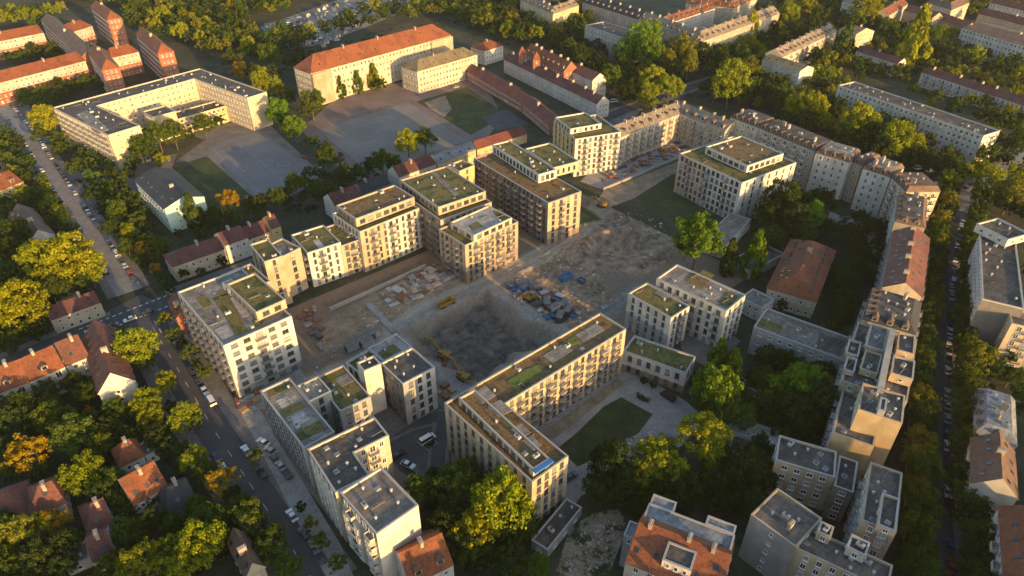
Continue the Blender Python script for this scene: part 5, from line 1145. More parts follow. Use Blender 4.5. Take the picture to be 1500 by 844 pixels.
listed('between the slabs of the upper right', [(1336, 76, 22, 'y', 'column', 'tall golden poplar standing between the two red-roofed rows'), (1195, 85, 14, 'd'), (1212, 92, 14, 'y'), (1220, 110, 14, 'y'), (1193, 108, 12, 'y'), (1235, 70, 13, 'g', 'column'), (1205, 125, 14, 'd'), (1262, 100, 14, 'd'), (1290, 105, 14, 'd'), (1318, 112, 14, 'd'), (1300, 45, 16, 'g'), (1322, 55, 14, 'g'), (1282, 42, 14, 'd'), (1365, 58, 16, 'g'), (1385, 50, 14, 'y'), (1380, 72, 14, 'd'), (1428, 85, 15, 'y'), (1340, 40, 12, 'd'), (1395, 90, 12, 'd'), (1268, 18, 20, 'y'), (1285, 8, 14, 'y'), (1255, 30, 14, 'g'), (1482, 95, 14, 'd'), (1495, 110, 12, 'y'), (1400, 158, 14, 'd'), (1440, 170, 14, 'd'), (1470, 180, 14, 'd'), (1375, 140, 12, 'd'), (1462, 100, 12, 'd'), (1120, 20, 14, 'd'), (1155, 20, 16, 'y'), (1180, 12, 16, 'y'), (1205, 20, 14, 'g'), (1165, 48, 12, 'd'), (1135, 62, 10, 'd'), (1190, 35, 12, 'd')])
listed('around the right-hand street junction', [(1435, 255, 24, 'y', 'broad', 'big yellow-green tree on the corner of the right-hand street junction'), (1392, 268, 15, 'y'), (1408, 252, 14, 'd'), (1455, 262, 15, 'y'), (1482, 285, 24, 'o'), (1492, 262, 16, 'y'), (1468, 300, 14, 'd'), (1488, 215, 18, 'd'), (1472, 235, 12, 'd'), (1380, 285, 13, 'd'), (1495, 310, 14, 'd'), (1495, 190, 16, 'g')])
listed('by the slabs on the lower right edge', [(1428, 530, 26, 'o', 'broad', 'large olive tree in front of the concrete end wall of the gridded slab'), (1415, 552, 16, 'g'), (1455, 545, 18, 'd'), (1482, 550, 16, 'd'), (1495, 600, 16, 'd'), (1492, 575, 16, 'g'), (1445, 575, 12, 'd'), (1480, 520, 14, 'd')])
def street_row(line, off, step, r0, hues, label, group, t0=3):
    C_ = chain_offset(line, off); acc = t0
    for a, b in zip(C_, C_[1:]):
        L = (b-a).length; e = (b-a)/L
        while acc < L:
            p = a+e*acc+Vector((TR.uniform(-.7, .7), TR.uniform(-.7, .7)))
            if 75 < p.y < 330: tree(p, r0*TR.uniform(.85, 1.2), TR.choice(hues), 'broad', label, group)
            acc += step*TR.uniform(.85, 1.15)
        acc -= L
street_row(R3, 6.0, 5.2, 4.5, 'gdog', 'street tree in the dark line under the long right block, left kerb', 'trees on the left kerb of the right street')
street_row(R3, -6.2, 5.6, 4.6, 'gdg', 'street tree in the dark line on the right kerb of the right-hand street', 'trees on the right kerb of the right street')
OPEN = uns([(365, 52), (400, 20), (470, -6), (560, -14), (650, 0), (600, 26), (500, 52), (430, 70)])   # the allotment yard stays open
# woods where single crowns can still be told apart
def wood(place, pts, step, r0, r1, hues, group=None, label=None, n=400, px=True):
    P = uns(pts); x0, x1 = min(p.x for p in P), max(p.x for p in P); y0, y1 = min(p.y for p in P), max(p.y for p in P); got = 0
    nt_ = int((x1-x0)*(y1-y0)/step**2*5)
    for _ in range(nt_):
        p = Vector((TR.uniform(x0, x1), TR.uniform(y0, y1)))
        if not inside(p, P): continue
        r = TR.uniform(r0, r1)
        if any((p-q).length < (r+s)*.56+step*.06 for q, s in TREES): continue
        if not clear_of(p, r*.45) or (inside(p, OPEN) and TR.random() < .86): continue
        if any(min(dist_seg(p, C_[i], C_[i+1]) for i in range(len(C_)-1)) < hw+1.0 for C_, hw in ROADS): continue
        h = TR.choice(hues); tree(p, r, h, 'broad' if TR.random() < .75 else 'open', f'{HNAME[h]} tree {place}', f'woodland trees {place}'); got += 1
        if got >= n: break
    return got
wc = [wood('behind the brick institution and the orange-roofed school', [(200, 50), (330, 90), (440, 88), (470, 62), (560, 40), (650, 28), (720, 60), (760, 70), (830, 75), (850, 40), (760, 20), (690, -2), (560, 20), (470, 55), (380, 62), (350, 30), (250, 25), (215, 0), (170, 0)], 9, 4.5, 7.5, 'dddgoy'),
      wood('along the top edge', [(60, -12), (200, -12), (420, -12), (620, -14), (760, -10), (760, 8), (690, 4), (620, 14), (500, 0), (420, 25), (350, 30), (250, 18), (130, 10), (60, 10)], 11, 6, 9, 'ddgoy'),
      wood('around the brick institution', [(-20, 20), (50, 30), (100, 20), (60, 45), (-20, 45)], 10, 5, 7, 'dgy'),
      wood('in the court of the brick institution', [(-10, 80), (70, 68), (110, 88), (20, 100)], 8, 2.5, 4, 'dg'),
      wood('between brick hall and front yard', [(-10, 152), (130, 125), (180, 130), (60, 165)], 8, 3, 4.5, 'dg'),
      wood('in the gardens at the left edge', [(-15, 300), (60, 320), (60, 350), (-15, 350)], 7, 3.5, 5, 'dg'),
      wood('in the gardens behind the corner row', [(-10, 595), (120, 575), (180, 640), (150, 680), (-10, 680)], 7, 3.5, 5.5, 'dg'),
      wood('in the lower left gardens', [(-10, 690), (120, 690), (260, 660), (330, 760), (420, 850), (-10, 850)], 8, 3, 5.0, 'dgd'),
      wood('in the dark court below the grey three-part block', [(1100, 520), (1230, 540), (1215, 640), (1080, 620)], 8, 3.5, 5, 'dg'),
      wood('by the brown house under the golden gable', [(1140, 705), (1200, 730), (1190, 745), (1130, 715)], 6, 3, 4.2, 'd'),
      wood('beyond the red-roofed rows of the upper right', [(1180, 100), (1250, 120), (1400, 160), (1500, 185), (1510, 230), (1380, 240), (1230, 190), (1180, 150)], 11, 3.4, 4.8, 'dgy', n=34),
      wood('in the gardens of the upper right', [(1120, -10), (1240, -12), (1320, 50), (1420, 60), (1510, 120), (1510, 200), (1450, 200), (1380, 130), (1250, 110), (1190, 100), (1150, 30)], 9, 3.2, 4.6, 'dgyo'),
      wood('at the top right corner', [(1260, -14), (1510, -14), (1510, 40), (1430, 30), (1330, 10)], 11, 3.5, 5, 'dgyo'),
      wood('between the perimeter block and the long slab', [(1010, 80), (1130, 25), (1160, 60), (1120, 120), (1200, 130), (1240, 200), (1140, 180), (1060, 150)], 8, 4, 6, 'dgyo'),
      wood('behind the tall old row and the white slab', [(1120, 130), (1230, 165), (1400, 235), (1390, 275), (1330, 255), (1200, 200), (1130, 165)], 8, 4.5, 6.5, 'dgy'),
      wood('between the brick villa and the perimeter block', [(760, 30), (850, 10), (870, 50), (1010, 100), (960, 160), (880, 140), (800, 70)], 8, 4, 6, 'dgo'),
      wood('between the ball courts and the maroon row', [(300, 325), (420, 290), (540, 245), (560, 262), (480, 290), (320, 350)], 6, 2.6, 4, 'dg'),
      wood('between the left street and the mint house', [(110, 225), (150, 235), (200, 300), (240, 380), (235, 420), (200, 400), (150, 300)], 6, 3, 4.5, 'dg'),
      wood('on the left bank of the upper left street', [(0, 200), (30, 210), (120, 350), (150, 430), (60, 440), (-10, 330)], 7, 3, 5, 'dgy'),
      wood('in the right-hand corner gardens', [(1440, 200), (1510, 180), (1510, 330), (1460, 310), (1430, 280)], 8, 4, 6, 'dgy'),
      wood('between the right street and the lower right houses', [(1395, 500), (1440, 500), (1430, 560), (1420, 640), (1395, 640)], 6, 3.5, 5, 'dg'),
      wood('in the long court left of the right block', [(1235, 330), (1300, 340), (1270, 420), (1245, 480), (1215, 470), (1225, 380)], 6, 3, 4.4, 'd'),
      wood('around the gridded slab at the right edge', [(1425, 285), (1515, 300), (1540, 480), (1500, 500), (1500, 340), (1440, 318)], 7, 3.6, 5.2, 'dgy'),
      wood('under the gable of the bottom tenement', [(600, 745), (680, 690), (800, 800), (780, 860), (660, 850)], 8, 4, 6, 'dg'),
      wood('behind the villa with the metal rear roof', [(890, 745), (945, 735), (1090, 775), (1100, 745), (1050, 720), (900, 700)], 8, 3.5, 5, 'd')]
plant_all()
print('trees', len(TREES), wc)
# shrubs and ground cover that nobody could count
def undergrowth():
    r = np.random.RandomState(5); vs = []; areas = [[(-10, 590), (140, 590), (330, 700), (430, 850), (-10, 850)], [(0, 330), (130, 340), (180, 440), (0, 520)], [(120, 240), (200, 300), (260, 380), (200, 400), (100, 260)],
        [(620, 690), (780, 700), (800, 800), (760, 850), (650, 830)], [(850, 690), (1130, 640), (1100, 760), (890, 745)], [(1000, 560), (1230, 520), (1215, 650), (1010, 620)], [(1090, 300), (1220, 290), (1280, 340), (1230, 490), (1200, 400), (1120, 390)],
        [(880, 60), (1120, 100), (1060, 150), (930, 165), (870, 130)], [(1120, 120), (1400, 240), (1360, 270), (1150, 180)], [(200, 20), (450, 60), (700, 20), (760, 70), (440, 95), (230, 60)], [(1340, 850), (1410, 850), (1400, 320), (1365, 320)], [(400, 285), (540, 240), (560, 262), (410, 310)], [(330, 340), (480, 282), (490, 300), (345, 350)]]
    pts = []
    for A in areas:
        P = uns(A); x0, x1 = min(p.x for p in P), max(p.x for p in P); y0, y1 = min(p.y for p in P), max(p.y for p in P)
        n = int(min(420, (x1-x0)*(y1-y0)/26))
        for _ in range(n):
            p = Vector((r.uniform(x0, x1), r.uniform(y0, y1)))
            if inside(p, P) and clear_of(p, .8) and not any(min(dist_seg(p, C_[i], C_[i+1]) for i in range(len(C_)-1)) < hw+2.6 for C_, hw in ROADS): pts.append((p, r.uniform(.6, 1.7)))
    q = []
    for p, s in pts:
        n = 46; d = r.normal(size=(n, 3)); d /= np.linalg.norm(d, axis=1)[:, None]; d[:, 2] = abs(d[:, 2])
        c = np.array((p.x, p.y, gz(p)))+d*s*np.array((1.2, 1.2, 1.0)); nr = d+r.normal(size=(n, 3))*.5; t = np.cross(nr, r.normal(size=(n, 3))); t /= np.linalg.norm(t, axis=1)[:, None]
        b = np.cross(nr, t); b /= np.linalg.norm(b, axis=1)[:, None]; z = .38*r.uniform(.6, 1.3, size=n)[:, None]
        q.append(np.stack([c-t*z, c-b*z*.7, c+t*z, c+b*z*.7], 1).reshape(-1, 3))
    q = np.concatenate(q); n = len(q)//4; me = bpy.data.meshes.new('undergrowth')
    me.vertices.add(4*n); me.vertices.foreach_set('co', q.ravel()); me.loops.add(4*n); me.loops.foreach_set('vertex_index', np.arange(4*n)); me.polygons.add(n); me.polygons.foreach_set('loop_start', np.arange(n)*4); me.update(calc_edges=True)
    me.materials.append(MATS['foliage']); o = stuff(link('undergrowth', me)); o.color = (.042, .056, .016, 1); tag(o, 'low dark shrubs and ground cover under the trees and in the gardens', 'undergrowth')
undergrowth()
# ---------------------------------------------------------------- cars
def car_meshes(kind):
    if ('car', kind) in TEMPL: return TEMPL[('car', kind)]
    L, W = (4.4, 1.8) if kind == 'car' else (5.2, 2.0)
    # side profile (x along, z up), extruded with tumblehome
    if kind == 'car': low = [(-2.2, .35), (2.2, .35), (2.22, .65), (2.1, .82), (1.15, .95), (-2.0, .98), (-2.2, .8)]; cab = [(1.0, .95), (.35, 1.42), (-1.15, 1.44), (-1.85, .98)]
    else: low = [(-2.6, .4), (2.6, .4), (2.6, .85), (2.3, 1.15), (1.9, 1.2), (-2.6, 1.25)]; cab = [(1.9, 1.2), (1.35, 1.95), (-2.5, 2.0), (-2.6, 1.25)]
    b = MB(); n = len(low); hw = W/2
    vs = [(x, -hw*(.94 if z < .4 else 1), z) for x, z in low]+[(x, hw*(.94 if z < .4 else 1), z) for x, z in low]
    b.add(vs, [(i, (i+1) % n, (i+1) % n+n, i+n) for i in range(n)]+[tuple(range(n-1, -1, -1)), tuple(range(n, 2*n))])
    rf = [(cab[1][0]-.1, cab[1][1]), (cab[2][0]+.1, cab[2][1])]; b.box(rf[1][0], rf[0][0], -hw*.76, hw*.76, cab[1][1]-.02, cab[2][1]+.03)
    body = b.mesh('body', ['car_paint'])
    g = MB(); m = len(cab); tw = [.97, .8, .8, .97]
    vs = [(x, -hw*t, z) for (x, z), t in zip(cab, tw)]+[(x, hw*t, z) for (x, z), t in zip(cab, tw)]
    g.add(vs, [(i, (i+1) % m, (i+1) % m+m, i+m) for i in range(m)]+[tuple(range(m-1, -1, -1)), tuple(range(m, 2*m))])
    glass = g.mesh('window', ['glass'])
    w = MB(); w.tube((0, -.11, 0), (0, .11, 0), .32, .32, 12, 0); w.tube((0, -.115, 0), (0, .115, 0), .18, .18, 8, 1); wheel = w.mesh('wheel', ['tyre', 'rim'])
    TEMPL[('car', kind)] = (body, glass, wheel, L, W); return TEMPL[('car', kind)]
PAINT = {'white': (.68, .68, .66), 'black': (.012, .012, .014), 'silver': (.34, .35, .36), 'dark grey': (.06, .062, .068), 'red': (.32, .03, .025), 'blue': (.03, .06, .17), 'dark blue': (.015, .022, .05)}
CRN = random.Random(11)
def car(p, ang, colour, kind, label, group=None, z=0.0):
    body, glass, wheel, L, W = car_meshes('car' if kind != 'van' else 'van')
    o = empty('van' if kind == 'van' else 'parked_car', (p.x, p.y, z), label, kind, group, ang)
    b = link('body', body, o); c = PAINT[colour]; b.color = (*c, 1); link('window', glass, o)
    for sx in (-.31, .31):
        for sy in (-1, 1): link('wheel', wheel, o, (sx*L, sy*(W/2-.1), .32))
    return o
CARS = []
def car_row(line, off, where, start, group, t0, t1, skip=.22, step=5.6, z=.02):
    C_ = chain_offset(line, off); acc = t0; k = 0; tot = 0
    for a, b in zip(C_, C_[1:]):
        L = (b-a).length; e = (b-a)/L
        while acc < tot+L and acc < t1:
            if CRN.random() > skip:
                p = a+e*(acc-tot); col = CRN.choice(['white', 'white', 'black', 'black', 'silver', 'silver', 'dark grey', 'dark grey', 'dark grey', 'silver', 'black', 'blue', 'red', 'dark blue']); kd = 'van' if CRN.random() < .08 else 'car'
                if clear_of(p, .5): k += 1; CARS.append((p, math.atan2(e.y, e.x)+(math.pi if CRN.random() < .3 else 0)+CRN.uniform(-.02, .02), col, kd, where, start, k, group, z))
            acc += step*CRN.uniform(.98, 1.15)
        tot += L
ORD = ['first', 'second', 'third', 'fourth', 'fifth', 'sixth', 'seventh', 'eighth', 'ninth', 'tenth', 'eleventh', 'twelfth', 'thirteenth', 'fourteenth', 'fifteenth', 'sixteenth', 'seventeenth', 'eighteenth', 'nineteenth', 'twentieth']
RA = R1A[::-1]; 
car_row(RA, -3.5, 'on the right kerb of the upper left street', 'the crossing', 'cars parked on the right kerb of the upper left street', 8, 260, .15)
car_row(RA, 3.5, 'on the left kerb of the upper left street', 'the crossing', 'cars parked on the left kerb of the upper left street', 14, 250, .72)
car_row(R1B, 3.5, 'on the right kerb of the lower left street', 'the crossing', 'cars parked on the right kerb of the lower left street', 10, 52, .15)
car_row(R1B, -3.5, 'on the left kerb of the lower left street', 'the crossing', 'cars parked on the left kerb of the lower left street', 12, 130, .8)
car_row(R2, -3.4, 'on the cross street', 'the left edge', 'cars parked along the cross street', 22, 62, .3)
car_row(R3[1:], 2.5, 'on the left kerb of the right street', 'the bottom edge', 'cars parked on the left kerb of the right street', 4, 200, .4)
car_row(R3[1:], -2.5, 'on the right kerb of the right street', 'the bottom edge', 'cars parked on the right kerb of the right street', 4, 200, .25)
car_row(R4, 4.0, 'on the far kerb at the right-hand junction', 'the corner', 'cars parked by the right junction', 14, 60, .4, z=.04)
car_row(R5, -3.0, 'on the road behind the courtyard row', 'left', 'cars parked on the road behind the courtyard row', 6, 110, .5)
for p, a, col, kd, where, st, k, group, z in CARS:
    nth = ORD[k-1]  if k <= 20 else 'twenty-'+ORD[k-21]
    car(p, a, col, kd, f'{nth} from {st}: {col} {kd} {where}', group, z)
def lone(px, py, ang, col, kd, label, z=.03):
    p = un(px, py); car(p, ang, col, kd, label, None, z)
A1 = math.atan2(GU.y, GU.x); A2 = A1+math.pi/2
for q in ((361, 662, A2, 'white', 'car', 'white car on the lower left street level with the grey long block'), (386, 650, A2+.3, 'white', 'car', 'white car on the forecourt nearest the grey long block'), (396, 662, A2+.3, 'silver', 'car', 'silver car behind the white one on the forecourt of the grey block'),
          (402, 673, A2, 'dark grey', 'car', 'dark grey car third on the forecourt of the grey block'), (411, 684, A2, 'silver', 'car', 'silver car on the forecourt between the dark cars'), (420, 696, A2, 'black', 'car', 'black car below the silver one on the forecourt'), (384, 694, A2, 'black', 'car', 'black car under the small tree on the lower left street'),
          (428, 757, A2, 'white', 'car', 'white car on the lower left street beside the old tenement'), (446, 783, A2, 'black', 'car', 'black car on the lower left street below the white one, by the tenement trees'), (470, 818, A2, 'dark grey', 'car', 'dark grey car near the bottom edge on the lower left street'),
          (583, 668, A1, 'black', 'car', 'black car beside the cream rear wing on the parking yard'), (598, 683, -.5, 'white', 'car', 'white car in the middle of the parking yard'), (613, 698, A2, 'black', 'van', 'black van right of the white car on the parking yard'), (626, 646, A1, 'white', 'van', 'white van at the hedge island of the parking yard'),
          (978, 583, A2, 'black', 'van', 'black van in front of the two-storey white pavilion'), (836, 700, A1, 'dark grey', 'car', 'dark grey car on the path at the end of the courtyard lawn'), (1240, 322, A1, 'dark grey', 'car', 'dark grey car on the driveway below the tall old row'), (1283, 338, A2, 'black', 'car', 'black car at the corner of the driveway below the tall old row'),
          (657, 119, A1, 'white', 'van', 'white van at the corner of the small school lawn'), (668, 129, A1, 'silver', 'car', 'silver car beside the white van on the school lawn edge'), (1101, 313, A2, 'silver', 'car', 'silver car between the white grid block and the metal hall'), (181, 298, A1, 'red', 'car', 'red car on the lane left of the mint house'),
          (446, 232, A2, 'red', 'car', 'red car on the lane between the two ball courts'), (470, 249, A2, 'blue', 'car', 'blue car on the lane between the two ball courts'), (1345, 248, 0.3, 'white', 'van', 'white van on the small lot behind the corner tenement'), (1362, 252, .3, 'white', 'car', 'white car right of the van on the small lot behind the corner tenement'),
          (1369, 273, .8, 'white', 'van', 'white van between the trees and the corner tenement'), (900, 150, .2, 'white', 'van', 'white van on the lot at the road behind the yellow-walled block'), (1050, 146, .4, 'dark grey', 'car', 'dark grey car at the bend of the road under the round yellow tree')): lone(*q)
# ---------------------------------------------------------------- allotment yard, far top left: huts and parked vehicles
def hut(p, ang, w, l, h, label, wallm, roofm, group):
    s = empty('garden_hut', (p.x, p.y, 0), label, 'hut', group, ang); b = MB(); b.box(-l/2, l/2, -w/2, w/2, -.1, h)
    b.add([(-l/2, -w/2, h), (-l/2, w/2, h), (-l/2, 0, h+w*.3), (l/2, -w/2, h), (l/2, w/2, h), (l/2, 0, h+w*.3)], [(0, 1, 2), (5, 4, 3)]); b.build('wall', wallm, s)
    r = MB(); t = .12; o = .3
    for sg in (-1, 1):
        r.add([(-l/2-o, sg*(w/2+o), h-o*.6+.02), (l/2+o, sg*(w/2+o), h-o*.6+.02), (l/2+o, 0, h+w*.3+.02), (-l/2-o, 0, h+w*.3+.02)], [(0, 1, 2, 3)])
        r.add([(-l/2-o, sg*(w/2+o), h-o*.6+.02+t), (l/2+o, sg*(w/2+o), h-o*.6+.02+t), (l/2+o, 0, h+w*.3+.02+t), (-l/2-o, 0, h+w*.3+.02+t)], [(0, 1, 2, 3)])
    r.build('roof', roofm, s); d = MB(); d.box(-.45, .45, -w/2-.06, -w/2-.003, 0, 2.0); d.build('door', 'metal_dark', s); return s
hr = random.Random(4); spots = []
for poly, n in (([(390, 40), (480, 8), (560, -10), (600, 5), (520, 40), (440, 66)], 72), ([(255, 30), (330, 25), (350, 50), (300, 70)], 14), ([(440, 60), (520, 38), (500, 62), (450, 74)], 10)):
    P = uns(poly); x0, x1 = min(p.x for p in P), max(p.x for p in P); y0, y1 = min(p.y for p in P), max(p.y for p in P); k = 0; t = 0
    while k < n and t < 3000:
        t += 1; p = Vector((hr.uniform(x0, x1), hr.uniform(y0, y1)))
        if inside(p, P) and all((p-q).length > 7 for q in spots) and clear_of(p, 2) and all((p-q).length > r*.7 for q, r in TREES): spots.append(p); k += 1
for i, p in enumerate(spots):
    if i % 3 == 0: car(p, hr.choice((A1, A2)), hr.choice(('white', 'silver')), 'van' if i % 2 else 'car', 'pale vehicle parked in the allotment yard behind the orange-roofed school', 'vehicles in the allotment yard')
    else: hut(p, hr.choice((A1, A2))+hr.uniform(-.1, .1), hr.uniform(3, 4.2), hr.uniform(4, 7), 2.3, 'small pale-roofed hut in the allotment yard behind the orange-roofed school', hr.choice(('wall_white', 'wall_offwhite', 'wall_beige')), hr.choice(('roofgrey', 'zinc', 'paving', 'bitumen')), 'huts in the allotment yard')
# ---------------------------------------------------------------- building site
plain_mat('yellow', (.28, .155, .02), .6); plain_mat('rubber', (.025, .025, .025), .9); plain_mat('orange', (.26, .09, .04), .7); plain_mat('wood', (.30, .20, .10), .8); plain_mat('blue_tarp', (.035, .10, .22), .7); plain_mat('rust', (.20, .085, .05), .8); plain_mat('green', (.03, .12, .05), .6)
def excavator(px, py, ang, swing, label, reach=1.0):
    p = un(px, py, -3 if gz(un(px, py)) < -2 else 0); s = empty('excavator', (p.x, p.y, gz(p)+.1), label, 'excavator', None, ang)
    for y in (-1.25, 1.25):
        t = MB(); pr = [(-2.1, .45), (-1.7, .02), (1.7, .02), (2.1, .45), (1.7, .88), (-1.7, .88)]; n = 6
        t.add([(x, y-.3, z) for x, z in pr]+[(x, y+.3, z) for x, z in pr], [(i, (i+1) % n, (i+1) % n+n, i+n) for i in range(n)]+[tuple(range(n-1, -1, -1)), tuple(range(n, 2*n))]); t.build('track', 'rubber', s)
    u = link('upper_body', None, s, (0, 0, 0)); bpy.data.objects.remove(u)
    R_ = Matrix.Rotation(swing, 4, 'Z')
    b = MB(); b.box(-2.3, 1.3, -1.3, 1.3, 1.05, 2.0, 0, R_); b.box(-2.4, -1.0, -1.3, 1.3, 2.0, 2.5, 0, R_); b.box(-.5, .5, -.5, .5, .85, 1.05, 0, R_); b.build('body', 'yellow', s)
    c = MB(); c.box(.0, 1.5, .35, 1.3, 2.003, 3.1, 0, R_); cb = c.build('cab', 'yellow', s); g = MB(); g.box(.15, 1.53, .31, 1.34, 2.35, 2.95, 0, R_); g.build('window', 'glass', cb)
    def beam(name, a, d, w0, w1, par, m='yellow'):
        q = MB(); a = R_ @ Vector(a); d = R_ @ Vector(d); q.tube(a, d, w0, w1, 6); return q.build(name, m, par)
    k = reach
    bo = beam('boom', (1.1, -.3, 1.8), (4.2*k, -.3, 5.6*k), .45, .38, s); beam('boom_end', (4.2*k, -.3, 5.6*k), (7.2*k, -.3, 5.2*k), .38, .3, bo); st = beam('stick', (7.0*k, -.3, 5.4*k), (8.4*k, -.3, 1.6), .32, .22, s)
    beam('ram', (1.6, -.3, 2.0), (3.9*k, -.3, 4.2*k), .12, .09, bo, 'metal_light')
    bk = MB(); pr = [(8.0*k, 1.6), (8.7*k, 1.7), (9.0*k, .6), (8.2*k, .1), (7.6*k, .5)]; n = 5
    bk.add([R_ @ Vector((x, -.9, z)) for x, z in pr]+[R_ @ Vector((x, .3, z)) for x, z in pr], [(i, (i+1) % n, (i+1) % n+n, i+n) for i in range(n)]+[tuple(range(n-1, -1, -1)), tuple(range(n, 2*n))]); bk.build('bucket', 'rust', s)
excavator(678, 553, A2, .15, 'yellow excavator with raised boom at the near corner of the excavated pit', 1.05)
excavator(650, 520, A2, .35, 'yellow excavator reaching along the left slope of the excavated pit', 1.1)
excavator(882, 303, A1, 2.2, 'small yellow excavator by the path at the builders yard corner', .8)
excavator(775, 440, A1, -1.4, 'yellow excavator among the blue skips beside the pit', .75)
def truck(px, py, ang, label, colm='yellow'):
    p = un(px, py); s = empty('dump_truck', (p.x, p.y, gz(p)+.03), label, 'truck', None, ang)
    c = MB(); c.box(2.0, 3.6, -1.15, 1.15, .7, 2.7); cb = c.build('cab', colm, s); g = MB(); g.box(2.6, 3.63, -1.0, 1.0, 1.7, 2.5); g.build('window', 'glass', cb)
    f = MB(); f.box(-3.4, 3.5, -.5, .5, .55, .697); f.build('chassis', 'metal_dark', s)
    b = MB(); b.box(-3.5, 1.8, -1.2, 1.2, .75, .95); b.box(-3.5, 1.8, -1.2, -1.08, .95, 2.0); b.box(-3.5, 1.8, 1.08, 1.2, .95, 2.0); b.box(1.68, 1.8, -1.08, 1.08, .95, 2.3); b.box(-3.5, -3.4, -1.08, 1.08, .95, 1.8); b.build('tipper_body', colm, s)
    for x in (-2.6, -1.3, 2.7):
        for y in (-1, 1): w = MB(); w.tube((x, y-.18, .5), (x, y+.18, .5), .5, .5, 12); w.build('wheel', 'tyre', s)
truck(654, 447, A1, 'yellow tipper truck on the track above the excavated pit'); truck(600, 460, A1+.2, 'second yellow tipper truck on the track above the pit, nearer the narrow concrete path') if False else None
def skip(px, py, ang, m, label, group=None, l=4.5, w=2.2, h=1.5):
    p = un(px, py); s = empty('skip', (p.x, p.y, gz(p)-.05), label, 'skip', group, ang); b = MB()
    o = [(-l/2, -w/2), (l/2, -w/2), (l/2, w/2), (-l/2, w/2)]; lo = [(x*.8, y*.9) for x, y in o]; t = .15
    inn = [(x-math.copysign(t, x), y-math.copysign(t, y)) for x, y in o]
    vs = [(*q, 0) for q in lo]+[(*q, h) for q in o]+[(*q, h) for q in inn]+[(q[0]*.9, q[1]*.9, h*.6) for q in inn]
    fs = []
    for i in range(4):
        j = (i+1) % 4; fs += [(i, j, j+4, i+4), (i+4, j+4, j+8, i+8), (i+8, j+8, j+12, i+12)]
    b.add(vs, fs+[(3, 2, 1, 0)]); b.build('hull', m, s); f = MB(); f.add(vs[12:], [(0, 1, 2, 3)]); f.build('rubble_load', 'sand_soil', s)
for q in ((828, 409, A1, 'blue', 'larger bright blue skip on the earth beside the pit', None, 6, 2.6, 2.2), (769, 424, A1+.4, 'blue', 'blue skip left of the larger blue one', None, 5.5), (751, 421, A1, 'blue_tarp', 'dark blue skip at the left end of the earth field', None, 3.5), (852, 413, A2, 'blue_tarp', 'small blue skip at the right end of the earth field', None, 3), (814, 442, A2+.3, 'blue_tarp', 'faded blue skip near the pit rim', None, 4),
          (804, 437, A1, 'rust', 'rusty skip left of the faded blue one', None, 4), (660, 400, A1, 'rust', 'rusty skip at the upper end of the foundation slabs', None, 5)): skip(*q)
def container(px, py, ang, m, label, group=None, l=6.0, w=2.4, h=2.5):
    p = un(px, py); s = empty('site_container', (p.x, p.y, gz(p)), label, 'container', group, ang); b = MB(); b.box(-l/2, l/2, -w/2, w/2, .1, h)
    n = int(l/.5)
    for i in range(n):
        x = -l/2+.25+i*(l-.3)/n
        for y in (-w/2, w/2): b.box(x-.1, x+.1, y-.05, y+.05, .2, h-.15)
    b.build('shell', m, s); d = MB(); d.box(-l/2-.06, -l/2-.003, -w/2+.15, w/2-.15, .2, h-.2); d.build('door', 'metal_dark', s); r = MB(); r.box(-l/2-.05, l/2+.05, -w/2-.08, w/2+.08, h+.003, h+.12); r.build('roof', 'roofgrey', s)
for i, (px, py, m) in enumerate(((516, 512, 'metal_light'), (524, 507, 'metal_dark'), (532, 502, 'blue_tarp'), (540, 498, 'metal_dark'), (538, 506, 'metal_light'), (546, 494, 'metal_light'))):
    container(px, py, A1, m, ('leftmost pale', 'black', 'blue', 'dark', 'near pale', 'rightmost pale')[i]+' container in the row behind the grey block roof terrace', 'containers behind the grey block', 4.5)
for i, (px, py, m) in enumerate(((812, 456, 'metal_light'), (826, 450, 'metal_light'), (832, 459, 'metal_dark'), (820, 468, 'metal_dark'), (801, 451, 'rust'))):
    container(px, py, A1+.2*i, m, ('pale container left of the stack yard by the pit', 'pale container in the middle of the stack yard by the pit', 'dark container at the back of the stack yard by the pit', 'dark container nearest the pit rim', 'rusty container beside the pit rim stacks')[i], None, 5)
# stacks of material: pallets, formwork and slabs
def stack(p, ang, l, w, h, m, label, group, name='material_stack'):
    s = empty(name, (p.x, p.y, gz(p)), label, 'stack', group, ang); b = MB(); k = max(2, int(h/.3))
    for i in range(k): dx = SR.uniform(-.1, .1); b.box(-l/2+dx, l/2+dx, -w/2, w/2, .13+i*h/k, .13+(i+.85)*h/k)
    b.build('load', m, s); q = MB()
    for y in (-.4, 0, .4): q.box(-l/2, l/2, y*w-.08, y*w+.08, 0, .127)
    q.build('pallet', 'wood', s)
SR = random.Random(9)
def stacks(poly, n, label, group, mats, lw=(1.0, 2.6), hh=(.3, 1.1)):
    P = uns(poly); x0, x1 = min(p.x for p in P), max(p.x for p in P); y0, y1 = min(p.y for p in P), max(p.y for p in P); k = 0; got = []; t = 0
    while k < n and t < 4000:
        t += 1; p = Vector((SR.uniform(x0, x1), SR.uniform(y0, y1)))
        if inside(p, P) and clear_of(p, 1.0) and all((p-q).length > 2.6 for q in got): got.append(p); k += 1; stack(p, A1+SR.choice((0, math.pi/2))+SR.uniform(-.25, .25), SR.uniform(*lw)*1.4, SR.uniform(*lw), SR.uniform(*hh), SR.choice(mats), label, group)
stacks([(880, 270), (935, 250), (1000, 224), (1045, 212), (1020, 190), (960, 212), (890, 240)], 60, 'pallet stack of building material in the builders yard', 'pallets in the builders yard', ['wood', 'metal_light', 'metal_light', 'orange', 'rust', 'metal_dark', 'metal_dark', 'paving', 'sand_soil', 'paving', 'blue_tarp'])
